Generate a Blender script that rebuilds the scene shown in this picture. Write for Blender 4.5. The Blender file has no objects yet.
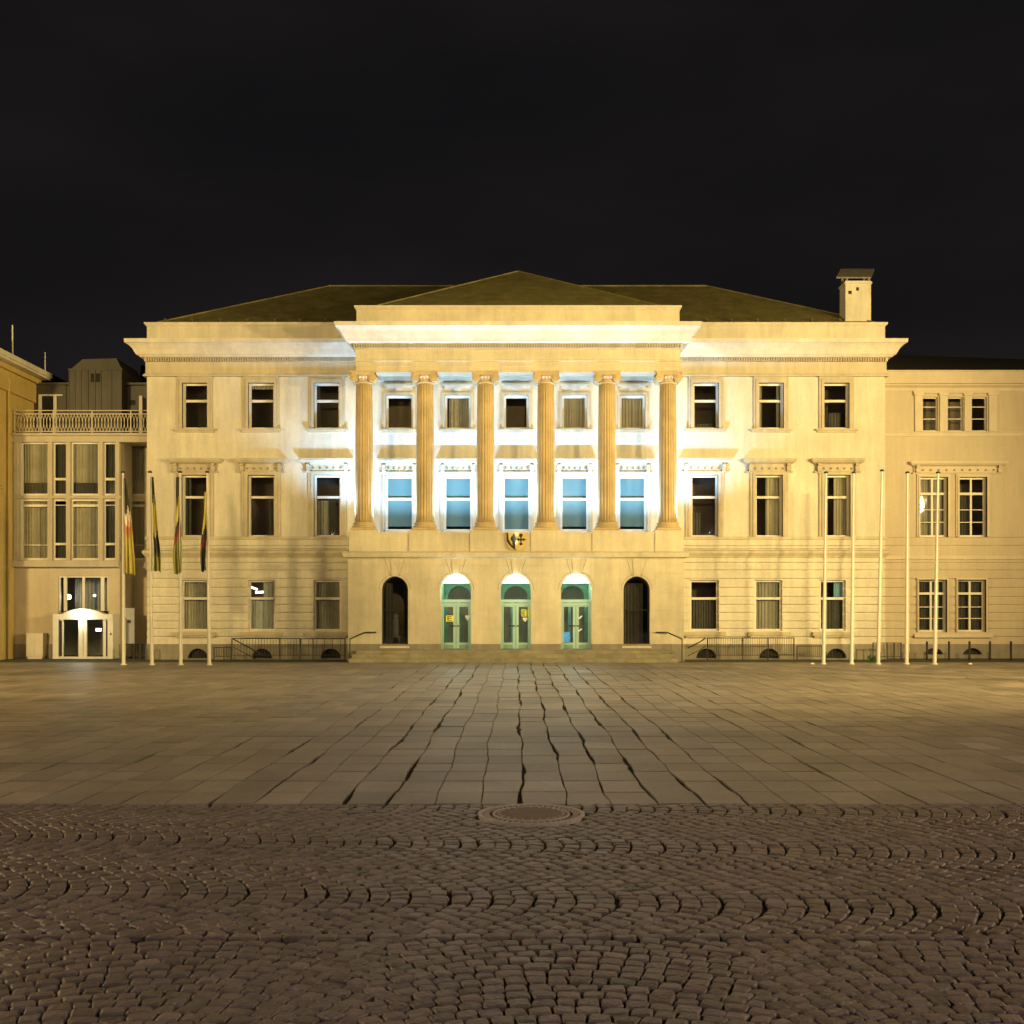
import bpy, math, random
import numpy as np
random.seed(7); rng = np.random.default_rng(7)
PI = math.pi
S = bpy.context.scene
C = S.collection
DCAM = 49.83; HC = 2.3; F = 1100.0
def sx(x, Y=0.0): return (x-516)*(DCAM+Y)/F
def sz(y, Y=0.0): return HC+(608-y)*(DCAM+Y)/F

# ------------------------------------------------------------------ materials
def mat(name, col, rough=.8, var=.12, scale=1.5, bump=0.0, bscale=30, metal=0.0, spec=.4, attr=None,
        streak=0.0, emit=None, estr=0.0, fine=0.0):
    m = bpy.data.materials.new(name); m.use_nodes = True
    nt = m.node_tree; N = nt.nodes; L = nt.links
    b = N['Principled BSDF']
    b.inputs['Roughness'].default_value = rough; b.inputs['Metallic'].default_value = metal
    b.inputs['Specular IOR Level'].default_value = spec
    tc = N.new('ShaderNodeTexCoord')
    def noise(sc, det=6, vec=None, rough_=.6):
        n = N.new('ShaderNodeTexNoise'); n.inputs['Scale'].default_value = sc; n.inputs['Detail'].default_value = det
        n.inputs['Roughness'].default_value = rough_
        L.new(vec if vec else tc.outputs['Object'], n.inputs['Vector']); return n.outputs['Fac']
    def mulby(colsock, fac, lo, hi):
        mr = N.new('ShaderNodeMapRange'); mr.inputs['From Min'].default_value = .3; mr.inputs['From Max'].default_value = .7
        mr.inputs['To Min'].default_value = lo; mr.inputs['To Max'].default_value = hi
        L.new(fac, mr.inputs['Value'])
        mx = N.new('ShaderNodeVectorMath'); mx.operation = 'SCALE'
        L.new(colsock, mx.inputs[0]); L.new(mr.outputs[0], mx.inputs['Scale']); return mx.outputs[0]
    rgb = N.new('ShaderNodeRGB'); rgb.outputs[0].default_value = (*col, 1); cs = rgb.outputs[0]
    if attr:
        a = N.new('ShaderNodeAttribute'); a.attribute_name = attr
        mx = N.new('ShaderNodeVectorMath'); mx.operation = 'MULTIPLY'
        L.new(cs, mx.inputs[0]); L.new(a.outputs['Color'], mx.inputs[1]); cs = mx.outputs[0]
    if var: cs = mulby(cs, noise(scale), 1-var, 1+var*.6)
    if fine: cs = mulby(cs, noise(scale*22, 4), 1-fine, 1+fine*.7)
    if streak:
        mp = N.new('ShaderNodeMapping'); mp.inputs['Scale'].default_value = (1, 1, .12)
        L.new(tc.outputs['Object'], mp.inputs['Vector'])
        cs = mulby(cs, noise(3.2, 8, mp.outputs[0], .7), 1-streak, 1+streak*.25)
    L.new(cs, b.inputs['Base Color'])
    if bump:
        bp = N.new('ShaderNodeBump'); bp.inputs['Strength'].default_value = bump; bp.inputs['Distance'].default_value = .02
        L.new(noise(bscale, 5), bp.inputs['Height']); L.new(bp.outputs[0], b.inputs['Normal'])
    if emit:
        b.inputs['Emission Color'].default_value = (*emit, 1); b.inputs['Emission Strength'].default_value = estr
    return m

def glassmat(name, tint, base_refl=.05):
    m = bpy.data.materials.new(name); m.use_nodes = True
    nt = m.node_tree; N = nt.nodes; L = nt.links; N.clear()
    out = N.new('ShaderNodeOutputMaterial'); mix = N.new('ShaderNodeMixShader')
    tr = N.new('ShaderNodeBsdfTransparent'); tr.inputs[0].default_value = (*tint, 1)
    gl = N.new('ShaderNodeBsdfGlossy'); gl.inputs['Roughness'].default_value = .03
    tc = N.new('ShaderNodeTexCoord'); no = N.new('ShaderNodeTexNoise'); no.inputs['Scale'].default_value = 1.6
    bp = N.new('ShaderNodeBump'); bp.inputs['Strength'].default_value = .08; bp.inputs['Distance'].default_value = .05
    L.new(tc.outputs['Object'], no.inputs['Vector']); L.new(no.outputs['Fac'], bp.inputs['Height']); L.new(bp.outputs[0], gl.inputs['Normal'])
    fr = N.new('ShaderNodeLayerWeight'); pw_ = N.new('ShaderNodeMath'); pw_.operation='POWER'; pw_.inputs[1].default_value = 5
    L.new(fr.outputs['Facing'], pw_.inputs[0])
    ad = N.new('ShaderNodeMath'); ad.operation = 'MULTIPLY_ADD'; ad.inputs[1].default_value = .8; ad.inputs[2].default_value = base_refl
    L.new(pw_.outputs[0], ad.inputs[0]); L.new(ad.outputs[0], mix.inputs[0])
    L.new(tr.outputs[0], mix.inputs[1]); L.new(gl.outputs[0], mix.inputs[2]); L.new(mix.outputs[0], out.inputs[0])
    return m

M = dict(
 stucco=mat('stucco', (.66,.61,.49), .85, .15, .45, .25, 26, streak=.20, fine=.06),
 trim=mat('stone_trim', (.66,.60,.48), .8, .14, .9, .2, 40, streak=.18, fine=.06),
 wintrim=mat('weathered_trim', (.52,.45,.32), .8, .16, 1.5, .3, 40, streak=.2, fine=.10),
 band=mat('band_stone', (.57,.50,.36), .8, .15, .9, .2, 40, streak=.2, fine=.07),
 portstone=mat('sandstone', (.61,.55,.41), .8, .17, .8, .3, 30, streak=.18, fine=.09),
 column=mat('column_stone', (.53,.41,.22), .75, .20, 1.2, .25, 30, streak=.18, fine=.08),
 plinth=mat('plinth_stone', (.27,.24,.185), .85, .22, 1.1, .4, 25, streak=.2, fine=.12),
 step=mat('step_stone', (.26,.23,.155), .8, .3, 2.0, .4, 30, fine=.2),
 annex=mat('annex_stucco', (.55,.47,.34), .85, .10, .4, .25, 26, streak=.12, fine=.05),
 annextrim=mat('annex_trim', (.60,.52,.385), .8, .10, .9, .2, 40, streak=.08, fine=.05),
 roof=mat('mossy_roof', (.235,.205,.062), .85, .35, 1.4, .9, 14, fine=.45, streak=.15),
 darkroof=mat('dark_roof', (.016,.015,.014), .8, .2, 2),
 frame=mat('white_window_frame', (.66,.62,.53), .5, .05, 3),
 glass=glassmat('window_glass', (.88,.90,.89), .05),
 inner=mat('dim_interior', (.38,.30,.22), .9, .25, .8),
 curtain=mat('grey_curtain', (.44,.40,.33), .9, .15, 2),
 beige=mat('beige_curtain', (.58,.50,.38), .9, .15, 2),
 pale=mat('pale_curtain', (.62,.62,.58), .9, .1, 2),
 darkcur=mat('dark_curtain', (.12,.11,.095), .9, .2, 2),
 bluebl=mat('blue_blind', (.19,.30,.31), .8, .08, .6),
 bluecur=mat('light_blue_curtain', (.3,.55,.75), .8, .08, .6),
 iron=mat('dark_iron', (.035,.032,.028), .5, .2, 6, spec=.4),
 zinc=mat('grey_zinc_sheet', (.075,.066,.050), .55, .22, .8, streak=.25, spec=.5),
 polew=mat('white_pole_paint', (.62,.58,.50), .4, .06, 3),
 brick=mat('yellow_plaster', (.50,.365,.12), .85, .12, .8, .3, 24, fine=.08, streak=.12),
 mint=mat('mint_green_frame', (.34,.54,.50), .4, .05, 3),
 green=mat('green_vestibule', (.20,.36,.24), .7, .15, 1.5),
 pane_dark=glassmat('door_glass', (.88,.93,.90), .04),
 lunette=mat('lit_white_glass', (.8,.8,.78), .5, .0, emit=(1.0,1.0,.96), estr=1.6),
 lampw=mat('lit_lamp', (.9,.9,.9), .5, 0, emit=(.85,1.0,.92), estr=60),
 globe=mat('lit_globe', (.9,.9,.9), .5, 0, emit=(.9,1.0,.97), estr=14),
 capmetal=mat('cap_sheet', (.20,.18,.14), .6, .3, 5, streak=.2),
 linkwall=mat('link_wall', (.50,.44,.33), .8, .12, .9, .2, 40, streak=.15),
 tube=mat('lit_tube', (.9,.9,.9), .5, 0, emit=(1,.97,.88), estr=5),
 lobby=mat('lit_display', (.2,.5,.9), .5, .5, 9, emit=(.18,.5,.95), estr=.5),
 yellow=mat('yellow_sticker', (.75,.72,.08), .6, .05, 5, emit=None),
 white=mat('white_sticker', (.8,.8,.78), .6, .03, 5),
 black=mat('black_paint', (.015,.013,.012), .6, .1, 5),
 gold=mat('gold_paint', (.58,.44,.12), .5, .12, 8),
 board=mat('pale_grey_board', (.42,.42,.44), .5, .06, 3),
 cab=mat('grey_cabinet', (.60,.55,.46), .6, .08, 2),
 flagblack=mat('black_cloth', (.06,.055,.045), .9, .1, 5),
 flagyellow=mat('yellow_cloth', (.50,.43,.10), .85, .12, 5),
 flagred=mat('red_cloth', (.30,.05,.025), .85, .1, 5),
 flagwhite=mat('white_cloth', (.75,.70,.62), .85, .05, 5),
 flaggreen=mat('olive_cloth', (.26,.26,.07), .85, .1, 5),
 flagorange=mat('orange_cloth', (.55,.24,.10), .85, .1, 5),
 slab=mat('paving_slab', (.232,.196,.162), .5, .30, .55, .35, 16, attr='col', fine=.16, spec=.35),
 joint=mat('dark_joint_dirt', (.022,.018,.013), .95, .3, 5, .4, 40),
 cobble=mat('basalt_sett', (.116,.088,.078), .42, .28, 7, .8, 30, attr='col', fine=.28, spec=.5),
 rim=mat('cast_rim', (.36,.31,.26), .6, .2, 12, .5, 60, fine=.25),
 coverc=mat('cover_concrete', (.15,.115,.092), .75, .2, 5, .4, 50, fine=.25),
 asphalt=mat('asphalt', (.05,.045,.04), .9, .2, 2),
 moss=mat('mossy_strip', (.06,.062,.032), .95, .4, 3, .7, 20, fine=.4),
 bark=mat('tree_bark', (.09,.07,.05), .9, .3, 6, .5, 30),
 moss_plant=mat('weed_leaf', (.05,.10,.035), .8, .3, 20),
)

# ------------------------------------------------------------------ mesh builder
class MB:
    def __init__(s): s.v=[]; s.f=[]; s.mi=[]; s.cur=0; s.sm=[]; s.smooth=False
    def face(s, idx): s.f.append(tuple(idx)); s.mi.append(s.cur); s.sm.append(s.smooth)
    def box(s, x0,x1,y0,y1,z0,z1):
        n=len(s.v)
        s.v += [(x0,y0,z0),(x1,y0,z0),(x1,y1,z0),(x0,y1,z0),(x0,y0,z1),(x1,y0,z1),(x1,y1,z1),(x0,y1,z1)]
        for q in ((0,3,2,1),(4,5,6,7),(0,1,5,4),(1,2,6,5),(2,3,7,6),(3,0,4,7)): s.face([n+i for i in q])
        return s
    def poly_y(s, pts, y0, y1):            # polygon in xz (counter-clockwise seen from -y) extruded y0..y1
        n=len(s.v); k=len(pts)
        s.v += [(p[0],y0,p[1]) for p in pts]+[(p[0],y1,p[1]) for p in pts]
        s.face([n+i for i in range(k)]); s.face([n+k+i for i in reversed(range(k))])
        for i in range(k):
            j=(i+1)%k; s.face([n+j,n+i,n+k+i,n+k+j])
        return s
    def poly_x(s, pts, x0, x1):            # polygon in yz extruded along x
        n=len(s.v); k=len(pts)
        s.v += [(x0,p[0],p[1]) for p in pts]+[(x1,p[0],p[1]) for p in pts]
        s.face([n+i for i in reversed(range(k))]); s.face([n+k+i for i in range(k)])
        for i in range(k):
            j=(i+1)%k; s.face([n+i,n+j,n+k+j,n+k+i])
        return s
    def tube(s, p, q, r, k=6, r2=None):
        p=np.array(p,float); q=np.array(q,float); d=q-p; L=np.linalg.norm(d)
        if L<1e-6: return s
        d/=L; a=np.cross(d,(0,0,1)) if abs(d[2])<.9 else np.cross(d,(1,0,0)); a/=np.linalg.norm(a); b=np.cross(d,a)
        n=len(s.v); r2=r if r2 is None else r2
        for c,rr in ((p,r),(q,r2)):
            for i in range(k):
                t=2*PI*i/k; s.v.append(tuple(c+rr*(math.cos(t)*a+math.sin(t)*b)))
        for i in range(k):
            j=(i+1)%k; s.face([n+i,n+j,n+k+j,n+k+i])
        s.face([n+i for i in reversed(range(k))]); s.face([n+k+i for i in range(k)])
        return s
    def path(s, pts, r, k=5):
        for a,b in zip(pts[:-1],pts[1:]): s.tube(a,b,r,k)
        return s
    def lathe(s, cx, cy, prof, k=24, rad=None):   # prof: (r,z) bottom to top
        n=len(s.v); m=len(prof)
        for (r,z) in prof:
            for i in range(k):
                t=2*PI*i/k; rr=r*(rad(t,z) if rad else 1)
                s.v.append((cx+rr*math.cos(t),cy+rr*math.sin(t),z))
        for a in range(m-1):
            for i in range(k):
                j=(i+1)%k; s.face([n+a*k+i,n+a*k+j,n+(a+1)*k+j,n+(a+1)*k+i])
        s.face([n+i for i in reversed(range(k))]); s.face([n+(m-1)*k+i for i in range(k)])
        return s
    def sweep(s, x0,x1,yf,yb, prof):       # closed profile of (proj,z) carried round left, front and right
        n=len(s.v); m=len(prof)
        for (p,z) in prof:
            s.v += [(x0-p,yb,z),(x0-p,yf-p,z),(x1+p,yf-p,z),(x1+p,yb,z)]
        for a in range(m):
            b=(a+1)%m
            for i in range(3): s.face([n+a*4+i,n+a*4+i+1,n+b*4+i+1,n+b*4+i])
        s.face([n+a*4 for a in range(m)]); s.face([n+a*4+3 for a in reversed(range(m))])
        return s
    def build(s, name, m, parent=None, org=(0,0,0)):
        me = bpy.data.meshes.new(name)
        if parent is not None and 'org' in ORG.get(parent.name,{}): org = ORG[parent.name]['org']
        me.from_pydata([(a-org[0],b-org[1],c-org[2]) for a,b,c in s.v], [], s.f)
        ms = m if isinstance(m,(list,tuple)) else [m]
        for q in ms: me.materials.append(q)
        if len(ms)>1: me.polygons.foreach_set('material_index', s.mi)
        me.polygons.foreach_set('use_smooth', s.sm)
        me.validate(); me.update()
        o = bpy.data.objects.new(name, me); C.objects.link(o)
        if parent is not None: o.parent = parent; ORG[o.name] = {'org': org}
        else: o.location = org
        return o
ORG = {}
def thing(name, label, cat, loc=(0,0,0), group=None):
    o = bpy.data.objects.new(name, None); C.objects.link(o); o.location = loc; o.empty_display_size=.3
    o['label']=label; o['category']=cat
    if group: o['group']=group
    ORG[o.name]={'org':loc}; return o
def tag(o, label, cat, group=None):
    o['label']=label; o['category']=cat
    if group: o['group']=group
    return o
def struct(o): o['kind']='structure'; return o
def box(x0,x1,y0,y1,z0,z1): return MB().box(x0,x1,y0,y1,z0,z1)

# wall of boxes round openings; grooves = list of (z0,z1) recessed
def wall(x0,x1,z0,z1,Y,th,ops,grooves=(),gd=.03,arches=()):
    m=MB()
    xs=sorted(set([x0,x1]+[v for o in ops for v in o[:2]])); zs=[z0,z1]+[v for o in ops for v in o[2:4]]
    for g in grooves: zs+=list(g)
    zs=sorted(set(z for z in zs if z0<=z<=z1)); xs=[x for x in xs if x0<=x<=x1]
    for a,b in zip(zs[:-1],zs[1:]):
        if b-a<1e-5: continue
        zc=(a+b)/2; gr=any(g[0]<zc<g[1] for g in grooves)
        run=None
        for c,d in zip(xs[:-1],xs[1:]):
            xc=(c+d)/2; hole=any(o[0]<xc<o[1] and o[2]<zc<o[3] for o in ops)
            if not hole:
                run=(run[0],d) if run else (c,d)
            if hole and run: m.box(run[0],run[1],Y+(gd if gr else 0),Y+th,a,b); run=None
        if run: m.box(run[0],run[1],Y+(gd if gr else 0),Y+th,a,b)
    for (ax0,ax1,zs_,zt) in arches:        # spandrels filling the square head of an arched opening
        cx=(ax0+ax1)/2; rx=(ax1-ax0)/2; rz=zt-zs_
        n=10
        for sgn in (-1,1):
            pts=[(cx+sgn*rx*math.cos(t*PI/2/n), zs_+rz*math.sin(t*PI/2/n)) for t in range(n+1)]
            corner=(cx+sgn*rx, zt)
            for a,b in zip(pts[:-1],pts[1:]):
                tri=[corner,a,b] if sgn<0 else [corner,b,a]
                m.poly_y(tri[::-1] if sgn<0 else tri[::-1], Y+.002, Y+th)
    return m

def curtain(x0,x1,z0,z1,Y,parent,m,amp=.03,per=.14,name='curtain'):
    b=MB(); n=max(6,int((x1-x0)/per*6)); k=0
    ph=random.random()*6
    for i in range(n+1):
        x=x0+(x1-x0)*i/n; y=Y+amp*math.sin(ph+2*PI*(x-x0)/per*(1+.1*math.sin(x*3)))
        b.v += [(x,y,z0),(x,y,z1),(x,y+.008,z0),(x,y+.008,z1)]
    b.smooth=True
    for i in range(n):
        a=i*4; b.face((a,a+4,a+5,a+1)); b.face((a+2,a+3,a+7,a+6))
    return b.build(name,m,parent)

def hood(x0,x1,yt,yb,Y,parent,m,nros=5,name='hood'):
    b=MB(); X0,X1=sx(x0,Y),sx(x1,Y); Z0,Z1=sz(yb,Y),sz(yt,Y); h=Z1-Z0
    pr=[(-.1,Z1),(.26,Z1-.01),(.26,Z1-.12*h-.03),(.2,Z1-.3*h),(.10,Z1-.38*h),(.07,Z1-.42*h),(.07,Z0+.14*h),(.12,Z0+.10*h),(.12,Z0),(-.1,Z0)]
    i=.13
    b.sweep(X0+i,X1-i,Y,Y+.05,[(p,z) for p,z in pr][::-1])
    w=.16
    for xa in (X0+i,X1-i-w):
        b.box(xa,xa+w,Y-.20,Y,Z0+.12*h,Z1-.36*h)
        b.tube((xa,Y-.17,Z1-.46*h),(xa+w,Y-.17,Z1-.46*h),.075,10); b.tube((xa,Y-.13,Z0+.14*h),(xa+w,Y-.13,Z0+.14*h),.05,10)
    for k in range(nros):
        xc=X0+i+w+(X1-X0-2*i-2*w)*(k+.5)/nros; zc=Z0+.3*h
        b.tube((xc,Y-.07,zc),(xc,Y-.115,zc),.06,8,.045)
        b.cur=1; b.tube((xc,Y-.115,zc),(xc,Y-.125,zc),.042,8); b.cur=0
    return b.build(name,[m,M['plinth']],parent)

def window(parent,x0,x1,y0,y1,Y,transom=None,mull=0,bars=(),cur=None,surround=7,sill=True,hoodpx=None,fm='frame',tm='wintrim',fw=.085,setb=.17,nros=5,gl='glass',sillw=3.5,head=0,roomcur=None):
    """x0..y1: glass area in picture units at plane Y; the opening is one frame width larger"""
    X0,X1,Z0,Z1=sx(x0,Y)-fw,sx(x1,Y)+fw,sz(y1,Y)-fw,sz(y0,Y)+fw
    yf=Y+setb
    b=MB(); g=.004
    b.box(X0+g,X0+fw,yf,yf+.07,Z0+g,Z1-g); b.box(X1-fw,X1-g,yf,yf+.07,Z0+g,Z1-g)
    b.box(X0+fw,X1-fw,yf+.002,yf+.068,Z0+g,Z0+fw); b.box(X0+fw,X1-fw,yf+.002,yf+.068,Z1-fw,Z1-g)
    if transom:
        zt=sz(transom,Y); b.box(X0+fw,X1-fw,yf-.02,yf+.075,zt-.055,zt+.055)
    if mull:
        for k in range(1,mull+1):
            xm=X0+fw+(X1-X0-2*fw)*k/(mull+1); b.box(xm-.045,xm+.045,yf+.004,yf+.066,Z0+fw,Z1-fw)
    for yb in bars:
        zb=sz(yb,Y); b.box(X0+fw,X1-fw,yf+.012,yf+.055,zb-.018,zb+.018)
    w=b.build('window',M[fm],parent)
    box(X0+fw-.005,X1-fw+.005,yf+.03,yf+.036,Z0+fw-.005,Z1-fw+.005).build('pane',M[gl],w)
    if surround:
        s_=surround/22.0-fw; b=MB()
        for (e,p) in ((s_,.075),(s_*.55,.115)):
            b.box(X0-e,X0-.0,Y-p,Y+.05,Z0,Z1); b.box(X1,X1+e,Y-p,Y+.05,Z0,Z1); b.box(X0-e,X1+e,Y-p-.002,Y+.052,Z1,Z1+e*(1.0 if not head else head))
        b.build('surround',M[tm],w)
    if sill:
        e=sillw/22+ (surround/22.0-fw if surround else 0)
        sb=MB().box(X0-e,X1+e,Y-.14,Y+.17,Z0-.09,Z0-.001); sb.box(X0-e+.08,X1+e-.08,Y-.09,Y+.02,Z0-.17,Z0-.09); sb.build('sill',M[tm],w)
    if hoodpx: hood(*hoodpx,Y,w,M[tm],nros)
    if cur:
        for (a,c,zt_,zb_,mm) in cur:   # fractions across and down
            W=X1-X0; H=Z1-Z0
            curtain(X0+W*a,X0+W*c,Z1-H*zb_,Z1-H*zt_,yf+.22,w,M[mm])
    return (X0,X1,Z0,Z1)
def opn(x0,x1,y0,y1,Y,fw=.085): return (sx(x0,Y)-fw,sx(x1,Y)+fw,sz(y1,Y)-fw,sz(y0,Y)+fw)

# ================================================================== TOWN HALL
TH = thing('town_hall','large cream classical town hall with six fluted columns above an arched entrance','town hall')
XW=16.72; YP=-2.1
# --- window tables (glass px)
wings=[(184.5,206),(250.5,272.5),(316,338),(695,716.5),(760,781.5),(825.5,847)]
wing1=[(184,206),(250,273),(316,339),(693,716),(757.5,780.5),(826.5,848)]
wing0=[(183,207),(250,273),(315.5,339),(692,717),(757,780.5),(822,844)]
# rusticated ground storey grooves (px)
gy=[563,570.5,579,588,597,605,613,621.5,629,637]
grooves=[(sz(y+.85),sz(y-.85)) for y in gy]+[(sz(377.3),sz(376.2)),(sz(549.8),sz(548.4))]
grooves2=[(sz(y+.5),sz(y-.5)) for y in (538.5,546)]
XI=sx(684,YP)   # portico half width
for (xa,xb,idx) in ((-XW,-XI+.25,(0,1,2)),(XI-.25,XW,(3,4,5))):
    ops=[opn(wings[i][0],wings[i][1],385,427,0) for i in idx]+[opn(wing1[i][0],wing1[i][1],477,535,0) for i in idx]+[opn(wing0[i][0],wing0[i][1],582,629,0) for i in idx]
    wall(xa,xb,sz(644),sz(362),0,.40,ops,grooves+grooves2,.085).build('wall',M['stucco'],TH)
    # plinth with arched basement openings
    aps=[]
    for i in idx:
        c={0:198,1:262,2:331,3:706,4:769,5:836}[i]; aps.append((sx(c-10),sx(c+10),0.02,sz(648.5)))
    aps=[a for a in aps if a[0]>xa+.1 and a[1]<xb-.1]
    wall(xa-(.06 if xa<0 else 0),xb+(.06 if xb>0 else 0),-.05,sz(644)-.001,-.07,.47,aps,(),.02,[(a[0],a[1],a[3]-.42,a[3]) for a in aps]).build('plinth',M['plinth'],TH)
    for a in aps:
        bb=MB()
        bb.box(a[0]+.01,a[1]-.01,.16,.2,a[2],a[3]-.02)
        bw=bb.build('basement_window',M['darkroof'],TH)
        g=MB()
        for k in range(7):
            xx=a[0]+(a[1]-a[0])*(k+.5)/7; g.tube((xx,.05,0),(xx,.05,a[3]-.04-.3*abs(k-3)/3.),.011,5)
        g.build('grille',M['iron'],bw)
# centre wall behind the columns
xin=XI-.25
ups=[(388,411,397.5,427),(447,468.5,397.5,427),(506,526.5,397.5,427),(564,585,397.5,427),(622,643,397.5,427)]
los=[(387.5,411.5,478,529),(446,470,478,529),(504.5,528.5,478,529),(562.5,586.5,478,529),(620.5,644.5,478,529)]
ops=[opn(*u,0) for u in ups]+[opn(*u,0) for u in los]
ZB=sz(541,YP)   # balcony floor
wall(-xin,xin,ZB-.3,sz(362)+.6,0.003,.40,ops).build('wall',M['stucco'],TH)

# wing windows
curs_up=[None,[(0,1,0,.1,'beige')],[(0,.16,0,1,'darkcur')],[(0,1,.86,1,'darkcur')],[(0,.22,0,1,'curtain'),(.8,1,0,1,'curtain')],[(.3,.75,.62,1,'darkcur')]]
curs1=[[(0,.25,0,1,'darkcur')],None,[(.5,.75,.4,1,'darkcur'),(0,.5,.4,1,'curtain')],[(.05,.4,.6,1,'darkcur')],[(.45,1,0,1,'beige')],[(.45,1,0,1,'beige')]]
curs0=[[(0,.38,0,1,'beige'),(.38,1,0,1,'curtain')],[(0,.5,.36,1,'pale'),(.5,1,0,1,'pale')],[(0,1,.02,1,'curtain')],[(0,1,.4,1,'darkcur')],[(0,1,0,1,'curtain')],[(.0,1,.4,1,'darkcur'),(.62,.95,.02,.36,'bluecur')]]
for i in range(6):
    window(TH,*wings[i],385,427,0,transom=400.5,surround=6.6,sill=True,cur=curs_up[i],head=1.35)
    a,b=wing1[i]; c=(a+b)/2
    window(TH,a,b,477,535,0,transom=497,surround=7.5,sill=False,hoodpx=(c-23.5,c+23.5,458.5,473),cur=curs1[i])
    a,b=wing0[i]
    window(TH,a,b,582,629,0,transom=598.5,surround=0,sill=False,cur=curs0[i])
    c=(a+b)/2
    s=MB().box(sx(c-21),sx(c+21),-.17,.05,sz(635.5),sz(632)); s.box(sx(c-19),sx(c+19),-.11,.05,sz(637.5),sz(635.5)); s.build('sill_band',M['wintrim'],TH)
for j,(u,l) in enumerate(zip(ups,los)):
    cu=[None,[(0.15,.9,0,1,'beige')],None,[(0,1,0,1,'beige')],[(0,1,0,1,'beige')]][j]
    window(TH,*u,0,surround=6,sill=True,cur=cu,fw=.1,sillw=2)
    a,b=l[0],l[1]; c=(a+b)/2
    X0,X1,Z0,Z1=window(TH,*l,0,transom=498.8,surround=6,sill=False,hoodpx=(c-20,c+20,459,473.5),fw=.12)
    bl=box(X0+.02,X1-.02,.255,.265,Z0+(.25 if j!=2 else 0),Z1).build('roller_blind',M['bluebl'],TH)
    # carved head above the small upper windows
    c=(u[0]+u[1])/2
    h=MB(); h.box(sx(c-15),sx(c+15),-.12,.05,sz(386.5),sz(384.5)); h.box(sx(c-13),sx(c+13),-.07,.05,sz(391),sz(386.5)); h.box(sx(c-3.5),sx(c+3.5),-.15,.05,sz(391.2),sz(384.6))
    h.build('window_head',M['trim'],TH)
b=MB(); b.tube((sx(249.5,.5),.75,sz(587,.75)),(sx(256,.5),.75,sz(589.5,.75)),.045,8); b.tube((sx(254,.5),.8,sz(592.5,.8)),(sx(262,.5),.8,sz(592,.8)),.05,8); b.build('ceiling_tube',M['tube'],TH)
# portico back wall pilasters at both ends and a moulding band under the ceiling
b=MB()
b.box(-xin+.1,xin-.1,-.1,.05,sz(381),sz(375)); b.box(-xin+.1,xin-.1,-.2,.05,sz(375),sz(373.5))
b.build('wall_moulding',M['trim'],TH)

# bands
def prof(lst,Y): return [(p,sz(y,Y-max(p,0))) for p,y in lst]
for sgn in (-1,1):
    xa,xb=(-XW,-XI+.2) if sgn<0 else (XI-.2,XW)
    b=MB()
    b.box(xa-(.08 if sgn<0 else 0),xb+(.08 if sgn>0 else 0),-.06,.02,sz(539.5),sz(536.5))
    pr=prof([(-.1,557.5),(.04,557.5),(.07,556),(.17,553),(.17,550.8),(.10,550),(-.1,549.5)],0)
    b.sweep(xa if sgn<0 else xa+.3,xb if sgn>0 else xb-.3,0,.1,pr)
    b.build('string_course',M['band'],TH)
# main entablature
b=MB()
b.box(-XW+.5,XW-.5,.41,.6,sz(376.0),sz(361))
pr=prof([(-.15,376.2),(.14,376.0),(.14,374.6),(.10,374.3),(.10,373.6),(.05,373.4),(.05,362),(-.15,362)],0); b.sweep(-XW,XW,0,.4,pr)
b.build('frieze',M['band'],TH)
b=MB(); pr=prof([(-.15,362),(.03,362),(.10,361),(.10,357.3),(.24,356.8),(.30,355),(.36,354.6),(.40,353),(.48,349),(.60,345),(.70,342.6),(.76,342.2),(.78,338.2),(-.15,337.9)],0)
b.sweep(-XW,XW,0,8,pr)
b.build('cornice',M['trim'],TH)
d=MB()
x=-XW
while x<XW:
    if abs(x+.045)>7.2: d.box(x,x+.058,-.21,-.09,sz(361.2,-.2),sz(357.4,-.2))
    x+=.112
d.build('dentils',M['wintrim'],TH)
b=MB(); pr=prof([(-.2,338.5),(.0,338.5),(.0,326.5),(.03,325.8),(.10,323.6),(.10,322.1),(-.2,321.9)],0); b.sweep(-XW,XW,0,9,pr)
b.box(-XW+.2,XW-.2,.4,12.8,sz(338),sz(332))
b.build('parapet',M['stucco'],TH)
# side and back walls
b=MB(); b.box(-XW,-XW+.4,.4,13,-.05,sz(362)); b.box(XW-.4,XW,.4,13,-.05,sz(362)); b.box(-XW,XW,13,13.3,-.05,sz(325)); b.build('side_wall',M['stucco'],TH)
b=MB(); b.box(-XW+.42,XW-.42,1.9,2.0,0,sz(345)); 
for z in (sz(560),sz(455)): b.box(-XW+.42,XW-.42,.42,1.9,z-.1,z)
b.build('interior_wall',M['inner'],TH)

# --- roofs
def roofpoly(verts,faces,name,m,parent):
    b=MB(); b.v=list(verts); 
    for f in faces: b.face(f)
    return b.build(name,m,parent)
ze=sz(323,.5); zr=sz(287.3,7.2); xr=sx(330,7.2); xr2=sx(706.5,7.2)
RF=roofpoly([(-16.4,.45,ze),(16.4,.45,ze),(16.4,13.2,ze),(-16.4,13.2,ze),(xr,7.0,zr),(xr2,7.0,zr)],[(0,1,5,4),(1,2,5),(2,3,4,5),(3,0,4)],'roof',M['roof'],TH)
b=MB(); b.tube((xr,7.0,zr+.02),(xr2,7.0,zr+.02),.04); b.tube((xr,7,zr+.02),(-16.4,.45,ze+.02),.035); b.tube((xr2,7,zr+.02),(16.4,.45,ze+.02),.035); b.build('ridge',M['roof'],RF)
ya=5.2; za=sz(271.5,ya); zpe=sz(306,-1.7)
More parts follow.
